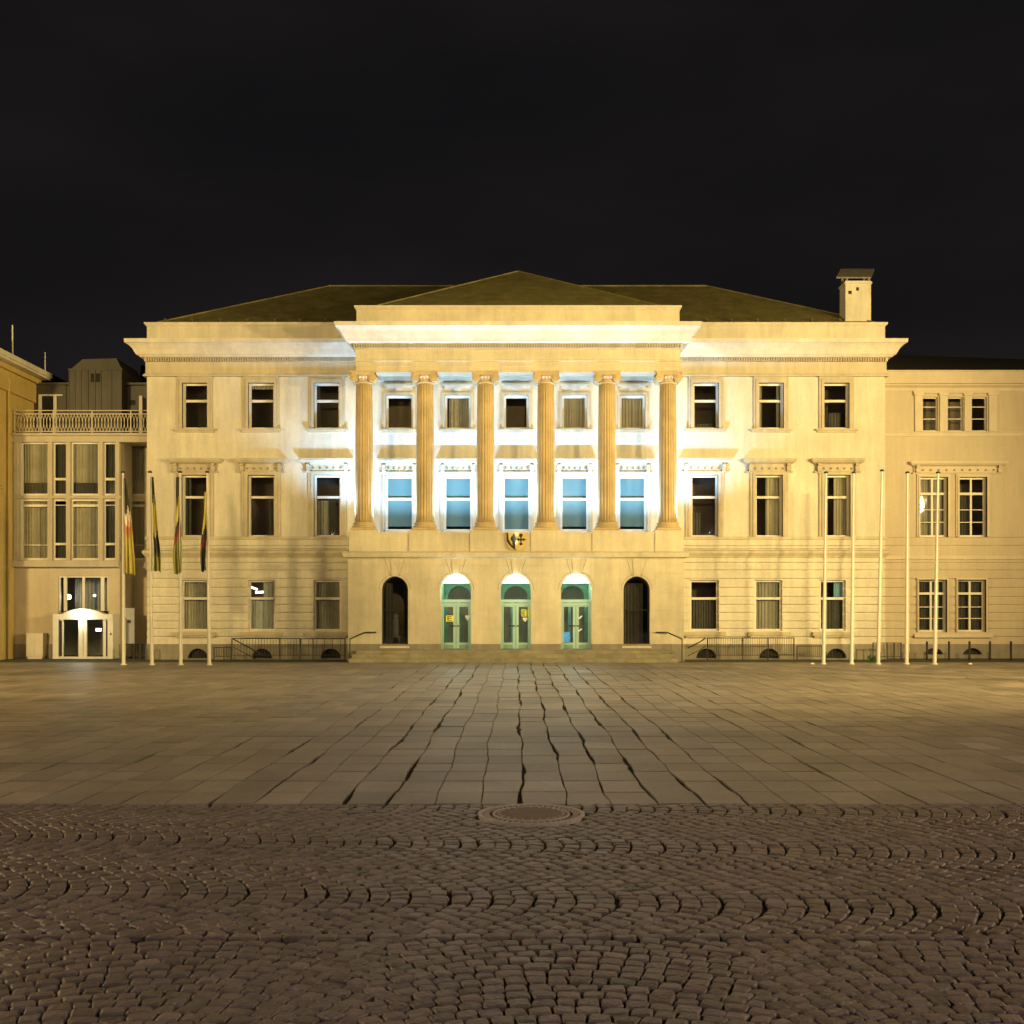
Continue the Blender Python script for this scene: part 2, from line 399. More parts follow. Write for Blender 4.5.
RF2=roofpoly([(-6.05,-1.75,zpe),(6.25,-1.75,zpe),(.1,ya,za),(.1,7.5,za-.02),(-6.05,8,zpe-.3),(6.25,8,zpe-.3)],[(0,1,2),(1,5,3,2),(0,2,3,4)],'roof',M['roof'],TH)
b=MB(); b.tube((-6.05,-1.75,zpe+.02),(.1,ya,za+.02),.035); b.tube((6.25,-1.75,zpe+.02),(.1,ya,za+.02),.035); b.build('ridge',M['roof'],RF2)
for k,xp in enumerate([165,192,220,247.5,275,300,326,707,731.5,757.5,785,812.5,840]):
    zz=sz(323,.5); X=sx(xp,.6); b=MB(); b.tube((X,.62,zz-.1),(X,.62,zz+.2),.03); b.box(X-.05,X+.05,.58,.66,zz+.17,zz+.22); b.build('snow_guard',M['zinc'],RF)
# chimney
cx0,cx1=sx(845.5,.7),sx(871,.7); zc=sz(282,.9)
b=box(cx0,cx1,.7,1.6,ze-.4,zc); b.box(cx0-.04,cx1+.04,.66,1.64,zc-.14,zc-.05); ch=b.build('chimney',M['stucco'],RF)
b=MB()
for xq in (cx0+.03,cx1-.13):
    b.box(xq,xq+.1,.74,.84,zc,zc+.22); b.box(xq,xq+.1,1.42,1.52,zc,zc+.58)
c0=(cx0-.50,cx1-.08,cx1+.42,cx0+.02); q=[(c0[0],.45,zc+.03),(c0[1],.45,zc+.03),(c0[2],1.55,zc+.74),(c0[3],1.55,zc+.74)]
b.v+=[]
n=len(b.v); b.v+=q+[(x,y-.04,z_+.06) for x,y,z_ in q]
for f in ((0,3,2,1),(4,5,6,7),(0,1,5,4),(1,2,6,5),(2,3,7,6),(3,0,4,7)): b.face([n+i for i in f])
b.build('chimney_cap',M['capmetal'],ch)
b=MB()
for (xx,yy,w) in ((850,292.5,1.6),(857.5,289,1.3)): b.box(sx(xx-w,.7),sx(xx+w,.7),.68,.72,sz(yy+1.6,.7),sz(yy-1.6,.7))
b.build('vent',M['black'],ch)

# --- PORTICO
PXc=[sx(p,-1.75) for p in (364,425,485.5,546,607,668)]
zc0=sz(530.5,-1.75); zc1=sz(372.5,-1.75)
arch=[(381.5,408),(440.5,471),(500.5,531),(561,591.5),(623.5,650)]
ops=[];arcs=[]
for k,(a,b_) in enumerate(arch):
    X0,X1=sx(a,YP),sx(b_,YP); zt=sz(574.5,YP) if 0<k<4 else sz(576.5,YP); zb=sz(649.5,YP) if 0<k<4 else sz(646,YP)
    ops.append((X0,X1,zb,zt)); arcs.append((X0,X1,zt-(X1-X0)/2,zt))
pg=[(sz(y+.35,YP),sz(y-.35,YP)) for y in (566,574,584.5,593,602,611,620,629)]
zg0=sz(649.5,YP)
PW=wall(-XI,XI,sz(644,YP),sz(557,YP),YP,.55,ops,pg,.022,arcs).build('wall',M['portstone'],TH)
ops_pl=[o for o in ops]
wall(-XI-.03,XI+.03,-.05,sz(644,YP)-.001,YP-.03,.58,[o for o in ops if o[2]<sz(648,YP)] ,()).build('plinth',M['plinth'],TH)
b=MB()
for s_ in (-1,1): b.box(min(s_*XI,s_*(XI-.5)),max(s_*XI,s_*(XI-.5)),YP+.552,0,-.05,sz(557,YP)) 
b.build('side_wall',M['portstone'],TH)
# voussoir joints round each arch
for (X0,X1,zb,zt) in ops:
    b=MB()
    cx=(X0+X1)/2; r=(X1-X0)/2; zc_=zt-r
    for a in (72,108):
        t=math.radians(a)
        r1=(sz(559,YP)-zc_)/math.sin(t)
        p=(cx+r*1.02*math.cos(t),YP-.002,zc_+r*1.02*math.sin(t)); q=(cx+r1*math.cos(t)*1.0,YP-.002,zc_+r1*math.sin(t)); b.tube(p,q,.008,4)
    pts=[(cx+r*1.17*math.cos(t*PI/18),YP-.001,zc_+r*1.17*math.sin(t*PI/18)) for t in range(19)]
    b.path(pts,.009,4)
    b.build('arch_joint',M['plinth'],PW)
for (X0,X1,zb,zt) in ops:
    b=MB()
    cx=(X0+X1)/2; r=(X1-X0)/2; w0=.12; w1=.19
    z0_=zt+.01; z1_=sz(558.5,YP)
    b.poly_y([(cx-w0,z0_),(cx+w0,z0_),(cx+w1,z1_),(cx-w1,z1_)],YP-.035,YP+.1)
    b.build('keystone',M['portstone'],PW)
# ledge, balcony parapet, floor
b=MB(); pr=[(p,sz(y,YP-max(p,0))) for p,y in [(-.3,559),(.03,559),(.06,558),(.18,557),(.22,552.6),(.10,551.3),(-.3,551)]]; b.sweep(-XI,XI,YP,0,pr); b.build('ledge',M['portstone'],TH)
b=box(-XI+.25,XI-.25,YP+.3,-.001,ZB-.25,ZB); b.build('balcony_floor',M['portstone'],TH)
zp0,zp1=sz(552,YP),sz(532.5,YP)
b=MB(); b.box(-XI+.02,XI-.02,YP+.06,YP+.28,zp0,zp1); b.box(-XI+.02,-XI+.24,YP+.28,0,zp0,zp1); b.box(XI-.24,XI-.02,YP+.28,0,zp0,zp1)
b.box(-XI+.0,XI-.0,YP+.03,YP+.31,zp1-.06,zp1+.02)
b.build('balcony_parapet',M['portstone'],TH)
for X in PXc:
    if abs(X)>6: b=box(X-.60,X+.60,YP-.0,-1.2,zp0,zc0-.0)
    else: b=box(X-.66,X+.66,YP-.0,-1.2,zp0,zc0-.0)
    b.build('pedestal',M['portstone'],TH)
    # column
    k=96
    fl=lambda t,z: 1-.055*max(0,math.sin(t*12))**1 if True else 1
    def fl(t,z): return 1-.13*abs(math.sin(t*10))**.6
    H=zc1-zc0; zb_=zc0+.36; zt_=zc1-.52
    pr=[]
    for q in range(13):
        u=q/12; r=.415-.058*(u**1.5); pr.append((r,zb_+(zt_-zb_)*u))
    b=MB(); b.smooth=True; b.lathe(X,-1.68,pr,120,fl); col=b.build('column',M['column'],TH)
    b=MB(); b.smooth=False; b.box(X-.53,X+.53,-1.68-.50,-1.68+.5,zc0,zc0+.10); b.smooth=True
    b.lathe(X,-1.68,[(.5,zc0+.1),(.53,zc0+.13),(.53,zc0+.17),(.49,zc0+.2),(.455,zc0+.225),(.455,zc0+.25),(.48,zc0+.28),(.485,zc0+.31),(.46,zc0+.335),(.42,zc0+.36)],32)
    b.build('column_base',M['column'],col)
    b=MB(); zt2=zt_
    b.smooth=True; b.lathe(X,-1.68,[(.36,zt2),(.39,zt2+.02),(.39,zt2+.05),(.365,zt2+.07),(.365,zt2+.18),(.40,zt2+.22),(.46,zt2+.30),(.43,zt2+.36)],32)
    b.smooth=False; b.box(X-.56,X+.56,-1.68-.50,-1.68+.50,zt2+.42,zc1-.001); b.box(X-.50,X+.50,-1.68-.43,-1.68+.43,zt2+.35,zt2+.42)
    for s_ in (-1,1):
        for (rr,dy) in ((.185,0),(.135,.025),(.085,.045),(.04,.065)):
            b.tube((X+s_*.40,-1.68-.44-dy,zt2+.24),(X+s_*.40,-1.68+.44+dy,zt2+.24),rr,16)
    # egg and leaf swag on the face
    for e in (-.14,0,.14): b.tube((X+e,-1.68-.44,zt2+.30),(X+e,-1.68-.36,zt2+.16),.055,8,.03)
    b.build('capital',M['column'],col)
# entablature of the portico
xe=sx(680,YP); xel=sx(356,YP)
b=MB(); b.box(xel,xe,YP+.0,YP+.80,sz(372.3,YP),sz(349,YP))
for xq in (xel,xe-.8): b.box(xq,xq+.8,YP+.8,0,sz(372.3,YP),sz(349,YP))
pr=[(p,sz(y,YP-max(p,0))) for p,y in [(-.15,366.3),(.03,366.3),(.03,361.9),(.07,361.5),(.09,360.2),(.02,359.8),(.02,350),(-.15,350)]]; b.sweep(xel,xe,YP,0,pr)
b.build('architrave',M['portstone'],TH)
b=MB(); pr=[(p,sz(y,YP-max(p,0))) for p,y in [(-.15,350),(.02,350),(.10,348),(.10,343.4),(.26,343),(.32,341.6),(.38,341),(.42,338.5),(.48,336),(.60,330.5),(.74,326),(.79,325.4),(.82,321.2),(-.15,320.9)]]; b.sweep(xel,xe,YP,.5,pr)
b.build('cornice',M['trim'],TH)
d=MB(); x=xel-.08
while x<xe+.05:
    d.box(x,x+.058,YP-.23,YP-.09,sz(347.4,YP-.2),sz(343.6,YP-.2)); x+=.112
d.build('dentils',M['wintrim'],TH)
b=MB(); pr=[(p,sz(y,YP-max(p,0))) for p,y in [(-.2,321.5),(.0,321.5),(.0,309.5),(.03,309),(.09,307),(.09,305.2),(-.2,305)]]; b.sweep(xel+.02,xe-.02,YP,3,pr); b.build('parapet',M['portstone'],TH)
b=box(xel+.2,xe-.2,YP+.2,2.0,sz(321,YP),sz(318,YP)); b.build('roof_deck',M['zinc'],TH)
# ceiling of the portico with coffers
zcl=sz(372.3,YP)+.25
b=box(xel+.8,xe-.8,YP+.8,0.0,zcl,zcl+.2)
for X in PXc[1:-1]: b.box(X-.35,X+.35,YP+.802,-.002,zcl-.22,zcl)
b.build('ceiling',M['stucco'],TH)

# arched windows and doors
for k,(X0,X1,zb,zt) in enumerate(ops):
    cx=(X0+X1)/2; r=(X1-X0)/2; zs_=zt-r; yd=YP+.28
    if k in (0,4):
        pts=[(X0,zb),(X1,zb)]+[(cx+r*math.cos(t*PI/20),zs_+r*math.sin(t*PI/20)) for t in range(21)]
        b=MB(); fr=[]
        for i in range(21):
            t=i*PI/20; fr.append((cx+(r-.04)*math.cos(t),yd,zs_+(r-.04)*math.sin(t)))
        b.path([(X1-.04,yd,zb)]+fr+[(X0+.04,yd,zb)],.035,6); b.box(X0,X1,yd-.03,yd+.03,zb,zb+.07)
        zt2=sz(610,YP); b.box(X0+.03,X1-.03,yd-.02,yd+.02,zt2-.02,zt2+.02)
        w=b.build('arched_window',M['darkroof'],TH)
        MB().poly_y(pts,yd+.02,yd+.028).build('pane',M['glass'],w)
        box(X0-.06,X1+.06,YP-.06,YP+.2,zb-.09,zb-.001).build('sill',M['trim'],w)
        curtain(X0+.05,X0+(X1-X0)*(.35 if k==0 else .8),zb+.1,zs_+.3,yd+.5,w,M['darkcur'])
        if k==0:
            # pale stele standing behind the glass
            xs_=sx(393.5,YP); b=MB(); b.box(xs_-.22,xs_+.22,yd+.6,yd+.75,zb+.35,zb+.42); b.box(xs_-.13,xs_+.13,yd+.6,yd+.8,zb+.42,zb+1.15); b.lathe(xs_,yd+.7,[(.14,zb+1.15),(.17,zb+1.3),(.1,zb+1.42)],12)
            for q in (-.17,.17): b.box(xs_+q-.02,xs_+q+.02,yd+.62,yd+.66,zb,zb+.35)
            b.build('display_stand',M['curtain'],TH)
    else:
        # double door
        zl=sz(583,YP); zm=sz(602.5,YP); zd0=zb+.0
        dv=MB(); fw=.075
        dv.box(X0,X0+fw,yd,yd+.08,zd0,zm+.0); dv.box(X1-fw,X1,yd,yd+.08,zd0,zm); dv.box(X0,X1,yd-.02,yd+.1,zm,zm+.13)
        dv.box(X0+.0,X1-.0,yd-.01,yd+.09,zm-.13,zm-.03)
        D=dv.build('door_frame',M['mint'],TH)
        lun=[(cx-r,zl)]+[(cx+r,zl)]+[(cx+r*math.cos(t*PI/20),zs_+r*math.sin(t*PI/20)) for t in range(21) if zs_+r*math.sin(t*PI/20)>zl]
        half=math.sqrt(max(0,r*r-(zl-zs_)**2)); lun[0]=(cx-half,zl); lun[1]=(cx+half,zl)
        MB().poly_y(lun,yd,yd+.06).build('lit_lunette',M['lunette'],D)
        box(X0+.02,X1-.02,yd+.03,yd+.04,zm+.13,zl-.0).build('pane',M['pane_dark'],D)
        for s_ in (0,1):
            a=X0+fw+.01 if s_==0 else cx+.012; c=cx-.012 if s_==0 else X1-fw-.01
            lf=MB(); zt3=zm-.14; z3=zd0+.03; zk=sz(644,YP)
            st=.115
            if s_==0: lf.box(a,a+.05,yd+.01,yd+.06,z3,zt3); lf.box(c-st,c,yd+.01,yd+.06,z3,zt3)
            else: lf.box(c-.05,c,yd+.01,yd+.06,z3,zt3); lf.box(a,a+st,yd+.01,yd+.06,z3,zt3)
            lf.box(a+.04,c-.04,yd+.013,yd+.057,zk-.04,zk+.05); lf.box(a+.04,c-.04,yd+.013,yd+.057,zt3-.05,zt3)
            L_=lf.build('door',M['mint'],D)
            box(a+.04,c-.04,yd+.03,yd+.04,zk+.05,zt3-.05).build('pane',M['pane_dark'],L_)
            box(a+.04,c-.04,yd+.02,yd+.05,z3,zk-.04).build('kick_plate',M['green'],L_)
            hx=(c-.3,c-.02) if s_==0 else (a+.02,a+.12)
            hz=sz(626,YP); box(hx[0],hx[1],yd-.05,yd-.02,hz-.025,hz+.025).build('handle',M['iron'],L_)
        # stickers on the glass
        st=[]
        if k==1: st=[('yellow',446,453.5,615.5,621.5),('white',465,470,615,618.5)]
        if k==2: st=[('yellow',521.5,526.5,609.5,616.5),('yellow',527.5,529,609.5,616.5),('white',522.5,527.5,617.3,620)]
        if k==3: st=[('white',578,582.5,616,618.5),('white',577.5,582.5,629,631)]
        for (mm,xa,xb,ya_,yb) in st:
            q=MB(); A,B_=sx(xa,yd),sx(xb,yd); za1,zb1=sz(yb,yd),sz(ya_,yd)
            if mm=='white' and (xb-xa)>4.5 and ya_<625: q.poly_y([((A+B_)/2,za1-.1),(B_,zb1-.06),(B_-.04,zb1),((A+B_)/2,zb1-.03),(A+.04,zb1),(A,zb1-.06)],yd-.006,yd-.001)
            elif mm=='white': q.poly_y([(A,za1),(A+.08,za1-.02),(B_,zb1),(B_-.05,zb1+.02)],yd-.006,yd-.001)
            else: q.box(A,B_,yd-.006,yd-.001,za1,zb1)
            so=q.build('sticker',M[mm],D)
            if mm=='yellow' and (xb-xa)>3:
                q=MB(); w_=B_-A; h_=zb1-za1
                q.box(A+.2*w_,A+.32*w_,yd-.009,yd-.006,za1+.15*h_,za1+.85*h_)
                for f_ in (.15,.45,.75): q.box(A+.2*w_,A+.75*w_,yd-.009,yd-.006,za1+f_*h_,za1+(f_+.1)*h_)
                q.build('lettering',M['black'],so)
# vestibule behind the three doors
x0v,x1v=ops[1][0]-.25,ops[3][1]+.25; yv=YP+.56; zv=sz(578,YP); z0v=sz(649.5,YP)-.002
b=MB()
for a in (1,2,3):
    X0,X1=ops[a][0]-.02,ops[a][1]+.02
    b.box(X0-.12,X0,yv,yv+2.6,z0v,zv); b.box(X1,X1+.12,yv,yv+2.6,z0v,zv)
    cx=(X0+X1)/2; r=(X1-X0)/2-.14; zs2=sz(597,YP)
    wl=wall(X0,X1,z0v,zv,yv+2.6,.1,[(cx-r,cx+r,z0v+.02,zs2+r)],(),.0,[(cx-r,cx+r,zs2,zs2+r)])
    n=len(b.v); b.v+=wl.v
    for f in wl.f: b.face([n+i for i in f])
b.build('vestibule_wall',M['green'],TH)
b=MB(); b.box(x0v-1,x1v+1,yv,yv+5,z0v-.2,z0v); b.box(x0v-1,x1v+1,yv,yv+5,zv,zv+.1); b.box(x0v-1,x1v+1,yv+5,yv+5.1,z0v,zv)
b.build('vestibule_floor',M['inner'],TH)
for xp in (458,512,570): 
    X=sx(xp,1); b=MB(); b.box(X-.07,X+.07,1.6,1.7,z0v+.0,z0v+2.2); b.build('inner_door_frame',M['mint'],TH)
box(sx(563,0),sx(570.5,0),.55,.6,sz(642,.5),sz(632,.5)).build('lit_display',M['lobby'],TH)

# steps
for i,(xa,xb,zt,yy) in enumerate(((356,670,sz(649.6,YP)-.01,-2.75),(352,674,.34,-3.1),(349,678,.17,-3.45))):
    b=box(sx(xa,yy),sx(xb,yy),yy,YP-.03+.001*i,-.05,zt); b.build('step',M['step'],TH)
# handrails
for s_ in (-1,1):
    def hp(x,y,Y): return (s_*abs(sx(x,Y)) if s_>0 else sx(516-(x-516),Y),Y,sz(y,Y))
    b=MB(); b.path([hp(655.5,632.3,-2.2),hp(667,632.3,-2.25),hp(682,639,-2.9)],.028,6)
    b.tube(hp(657,632.3,-2.2),hp(657,632.3,-2.05),.018); b.tube(hp(668,632.8,-2.25),hp(668,633,-2.05),.018); b.tube(hp(682,639,-2.9),(hp(682,639,-2.9)[0],-2.9,0),.025)
    b.build('handrail',M['iron'],TH)
# crest
def shield(cx,zt,w,h,n=8):
    pts=[(cx-w,zt),]
    left=[(cx-w*math.cos(t*PI/2/n)**.7,zt-h*.45-h*.55*math.sin(t*PI/2/n)) for t in range(n+1)]
    right=[(cx+w*math.cos(t*PI/2/n)**.7,zt-h*.45-h*.55*math.sin(t*PI/2/n)) for t in range(n,-1,-1)]
    return pts+left+right[1:]+[(cx+w,zt)]
yc=YP-.0; cx=sx(516.3,yc); zt=sz(532.5,yc); zb=sz(550,yc)
SH=MB().poly_y(shield(cx,zt,.42,zt-zb),yc-.08,yc+.062).build('crest',M['gold'],TH)
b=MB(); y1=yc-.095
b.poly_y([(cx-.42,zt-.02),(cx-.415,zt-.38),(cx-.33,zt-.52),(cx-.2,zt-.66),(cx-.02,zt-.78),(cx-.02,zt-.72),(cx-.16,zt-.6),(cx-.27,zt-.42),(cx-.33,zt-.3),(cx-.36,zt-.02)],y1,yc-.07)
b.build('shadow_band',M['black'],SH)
b=MB()
b.lathe(0,0,[(.001,0),(.001,.001)],3) if False else None
fx=cx-.12
b.poly_y([(fx-.05,zt-.62),(fx+.07,zt-.68),(fx+.09,zt-.45),(fx+.12,zt-.28),(fx+.07,zt-.18),(fx+.05,zt-.12),(fx+.02,zt-.03),(fx-.03,zt-.12),(fx-.12,zt-.22),(fx-.13,zt-.33),(fx-.05,zt-.4)],y1,yc-.07)
b.build('figure',M['black'],SH)
b=MB(); gx=cx+.2
for (dx,dz,r) in ((0,-.13,.085),(0,-.50,.07)): b.poly_y([(gx+dx+r*math.cos(t*PI/4),zt+dz+r*math.sin(t*PI/4)) for t in range(8)],y1,yc-.07)
b.box(gx-.2,gx+.2,y1,yc-.07,zt-.34,zt-.28); b.box(gx-.03,gx+.03,y1-.002,yc-.07,zt-.42,zt-.2)
b.box(gx-.14,gx-.08,y1-.001,yc-.07,zt-.37,zt-.25); b.box(gx+.08,gx+.14,y1-.001,yc-.07,zt-.37,zt-.25)
b.build('cross_emblem',M['black'],SH)

# ================================================================== SIDE BUILDING (right)
YA=1.0
AN=thing('side_building','lower plain cream building with small triple upper window, right of the town hall','building',(22,YA,0))
xa0,xa1=XW-.2,34.0
tri=[(924,937),(949,962),(973,986)]
mid=[(921.5,945.5),(960.5,984.5)]; gr=[(920,944.5),(959,983.5)]
off=[90]  # the next bay repeats beyond the frame
tri2=tri+[(a+118,b_+118) for a,b_ in tri]; mid2=mid+[(a+118,b_+118) for a,b_ in mid]; gr2=gr+[(a+118,b_+118) for a,b_ in gr]
ops=[opn(a,b_,398,430,YA,.05) for a,b_ in tri2]+[opn(a,b_,479,535,YA) for a,b_ in mid2]+[opn(a,b_,581.5,630,YA) for a,b_ in gr2]
ag=[(sz(y+.75,YA),sz(y-.75,YA)) for y in [538,546]+[563,570.5,579,588,597,605,613,621.5,629,637]]
wall(xa0,xa1,sz(644,YA),sz(386,YA),YA,.4,ops,ag,.06).build('wall',M['annex'],AN)
aps=[(sx(c-10,YA),sx(c+10,YA),.15,sz(648,YA)) for c in (933.5,972,1051,1090)]
wall(xa0,xa1+.05,-.05,sz(644,YA)-.001,YA-.06,.46,aps,(),.02,[(a[0],a[1],a[3]-.4,a[3]) for a in aps]).build('plinth',M['plinth'],AN)
for a in aps: box(a[0],a[1],YA+.15,YA+.2,a[2],a[3]).build('basement_window',M['darkroof'],AN)
for (a,b_) in tri2: window(AN,a,b_,398,430,YA,bars=(406.5,418.5),surround=0,sill=False,fw=.05,setb=.13)
cs=[[(0,1,0,1,'darkcur')],[(0,1,.3,1,'darkcur')]]*2
for j,(a,b_) in enumerate(mid2): window(AN,a,b_,479,535,YA,transom=493.5,mull=1,bars=(509.5,522),surround=5,sill=False,cur=[(0,1,0,1,'curtain')] if j%2==0 else [(0,.55,.3,1,'darkcur')],tm='annextrim')
for j,(a,b_) in enumerate(gr2): window(AN,a,b_,581.5,630,YA,transom=593.5,mull=1,bars=(607,618.5),surround=3.5,sill=False,cur=[(0,1,0,1,'darkcur')],tm='annextrim')
for o_ in (0,118):
    hd=hood(912+o_,1003+o_,461.5,474,YA,AN,M['annextrim'],10)
    b=MB()
    # pilaster frame of triple window
    for (xa,xb) in ((914.5,922),(939.5,947),(964,971),(988.5,996.5)): b.box(sx(xa+o_,YA),sx(xb+o_,YA),YA-.08,YA+.05,sz(431.5,YA),sz(396,YA)); b.box(sx(xa-1+o_,YA),sx(xb+1+o_,YA),YA-.13,YA+.05,sz(396,YA),sz(393.5,YA))
    b.box(sx(913+o_,YA),sx(999+o_,YA),YA-.1,YA+.05,sz(393.4,YA),sz(391.5,YA))
    b.build('pilaster_frame',M['annextrim'],AN)
    b=MB(); b.box(sx(914+o_,YA),sx(992+o_,YA),YA-.14,YA+.05,sz(637.5,YA),sz(634,YA)); b.build('sill_band',M['annextrim'],AN)
b=MB(); b.box(xa0,xa1,YA-.06,YA+.1,sz(436.5,YA),sz(432.5,YA)); b.box(xa0,xa1,YA-.09,YA+.1,sz(432.4,YA),sz(431.7,YA)); b.box(xa0,xa1,YA-.07,YA+.1,sz(559.5,YA),sz(556,YA)); b.build('string_course',M['annextrim'],AN)
b=MB(); pr=[(p,sz(y,YA-max(p,0))) for p,y in [(-.2,392),(.03,391),(.05,388),(.12,386.5),(.2,385.3),(.2,383.8),(.05,383),(.05,371.8),(.09,371.3),(.09,370),(-.2,369.6)]]; b.sweep(xa0+.1,xa1,YA,YA+8,pr); b.build('cornice',M['annextrim'],AN)
b=box(xa0,xa1,YA+9,YA+9.3,-.05,sz(372,YA)); b.box(xa1-.4,xa1-.001,YA+.4,YA+9,-.05,sz(387,YA)); b.build('back_wall',M['annex'],AN)
b=box(xa0+.3,xa1-.45,YA+1.7,YA+1.8,0,sz(388,YA)); b.box(xa0+.3,xa1-.45,YA+.41,YA+1.7,sz(560,YA)-.1,sz(560,YA)); b.box(xa0+.3,xa1-.45,YA+.41,YA+1.7,sz(450,YA)-.1,sz(450,YA)); b.build('interior_wall',M['inner'],AN)
zz=sz(371,YA); roofpoly([(xa0-.1,YA+.3,zz),(xa1,YA+.3,zz),(xa1,YA+9,zz),(xa0-.1,YA+9,zz),(xa0+.8,YA+4.6,zz+1.9),(sx(960,YA+4),YA+4.6,zz+1.7),(xa1-1,YA+4.6,zz+1.3)],[(0,1,6,5,4),(1,2,6),(2,3,4,5,6),(3,0,4)],'roof',M['darkroof'],AN)

# ================================================================== CONNECTING BUILDING (left)
YC=.65
CN=thing('connecting_building','link building with tall glazed bays, roof terrace and white entrance porch, left of town hall','building',(-20,YC,0))
XL=-23.05; XR=-XW-.02
xo=sx(13,YC)
zrt=sz(436,YC); zf1=sz(497,YC); zf0=sz(566,YC)
cols=[(22.5,47),(54.5,65.5),(72.5,97.5),(105,115.5),(123,143.5)]
ops=[]
fwc=.09
for (a,b_) in cols:
    wide=b_-a>15
    ops.append(opn(a,b_,444,493.5,YC,fwc)); ops.append(opn(a,b_,501,558,YC,fwc))
ops=[(o[0],o[1],o[2],o[3]) for o in ops]
YR2=YC+1.7; XS=sx(119.5,YC)
wall(XL,XS,zf0+.0,sz(437,YC),YC,.35,ops[:8]).build('wall',M['linkwall'],CN)
q0=(opn(125,144,444,493.5,YR2,fwc),opn(125,144,501,558,YR2,fwc))
wall(XS,XR,0,sz(437,YC),YR2,.35,q0).build('wall',M['annex'],CN)
box(XS-.3,XS,YC+.351,YR2,zf0,sz(437,YC)).build('side_wall',M['stucco'],CN)
box(XS-.3,XS,YC+.371,YR2,0,zf0-.002).build('side_wall',M['stucco'],CN)
for j,(a,b_) in enumerate(cols):
    wide=b_-a>15
    YY=YC
    if j==4: a,b_,YY=125,144,YR2
    c1=[(0,.55,0,.75,'beige'),(.55,1,0,.75,'curtain'),(0,1,.75,1,'darkcur')] if wide else [(0,1,0,1,'darkcur')]
    if j==4: c1=[(0,1,0,.7,'curtain'),(0,1,.7,1,'beige')]
    window(CN,a,b_,444,493.5,YY,transom=None if wide else 479,surround=0,sill=False,cur=c1,fw=fwc,setb=.06)
    c2=[(0,.6,0,1,'beige'),(.6,1,0,1,'curtain')] if wide else [(0,1,.1,1,'darkcur')]
    window(CN,a,b_,501,558,YY,transom=505.5 if wide else 544,bars=(545,) if wide else (505,),surround=0,sill=False,cur=c2,fw=fwc,setb=.06)
b=MB()
for xp in (16.5,51,69,101.5,118): b.box(sx(xp-2,YC),sx(xp+2,YC),YC-.12,YC+.02,sz(560.5,YC),sz(440.5,YC))
b.box(XL+.01,sx(121.5,YC),YC-.13,YC+.02,sz(498.8,YC),sz(496,YC))
b.build('mullion',M['linkwall'],CN)
b=MB(); b.box(XL,XR,YC-.16,YC+.3,sz(442.5,YC),sz(436.6,YC)); b.box(XL+.02,XR,YC-.3,YC+.3,sz(436.5,YC),sz(434,YC)); b.box(XL+.01,XR,YC+.3,YC+9,zrt-.2,zrt-.02); b.build('roof_terrace',M['linkwall'],CN)
b=MB(); b.box(XL+.005,sx(121,YC),YC-.32,YC+.3,sz(567,YC),sz(560.8,YC)); b.box(XS+.01,XR,YR2-.1,YR2,sz(567,YC),sz(561,YC)); b.build('floor_slab',M['linkwall'],CN)
# ground storey
og=[(sx(58,YC),sx(108.5,YC),sz(663,YC),sz(576,YC))]
wall(XL,XS,-.05,zf0-.001,YC+.02,.35,[(og[0][0],og[0][1],0.0,og[0][3])]).build('wall',M['annex'],CN)
box(XL+.03,sx(52,YC),YC-.03,YC+.02,-.05,sz(644,YC)).build('plinth',M['plinth'],CN); box(sx(114,YC),XS,YC-.03,YC+.02,-.05,sz(644,YC)).build('plinth',M['plinth'],CN); box(XS,XR,YR2-.06,YR2,-.05,sz(644,YR2)).build('plinth',M['plinth'],CN)
b=box(XL+.1,XR,YC+3.4,YC+3.5,0,zrt-.3); b.box(XL+.1,XS-.31,YC+.36,YC+3.4,zf1-.1,zf1); b.box(XL+.1,XS-.31,YC+.38,YC+3.4,zf0-.1,zf0); b.build('interior_wall',M['inner'],CN)
box(XL,XR,YC+9,YC+9.2,0,zrt).build('back_wall',M['stucco'],CN)
# stair window over the entrance
b=MB(); yf=YC+.1; fx=[58.5,66,83.2,84.2,102,108.5]
Zt,Zb=sz(576,YC),sz(611,YC)
for xp,w in ((59,1.2),(65.3,1.6),(83.5,1.2),(102.5,1.8),(108,.9)): b.box(sx(xp-w,yf),sx(xp+w,yf),yf,yf+.08,Zb,Zt)
b.box(sx(58,YC),sx(108.5,YC),yf-.01,yf+.09,Zt-.07,Zt-.002)
w=b.build('window',M['frame'],CN)
box(sx(59,yf),sx(108,yf),yf+.03,yf+.036,Zb,Zt-.07).build('pane',M['glass'],w)
curtain(sx(67,yf),sx(101,yf),Zb,Zt-.1,yf+.9,w,M['curtain'])
for xp,yq,rr in ((68.5,597,.12),(94.5,595.5,.055)):
    b=MB(); b.smooth=True; yy=yf+.45; c_=(sx(xp,yy),sz(yq,yy)); b.lathe(c_[0],yy,[(rr*math.sin(PI*t/8)+.002,c_[1]-rr*math.cos(PI*t/8)) for t in range(9)],16); b.build('hanging_lamp',M['globe'],CN)
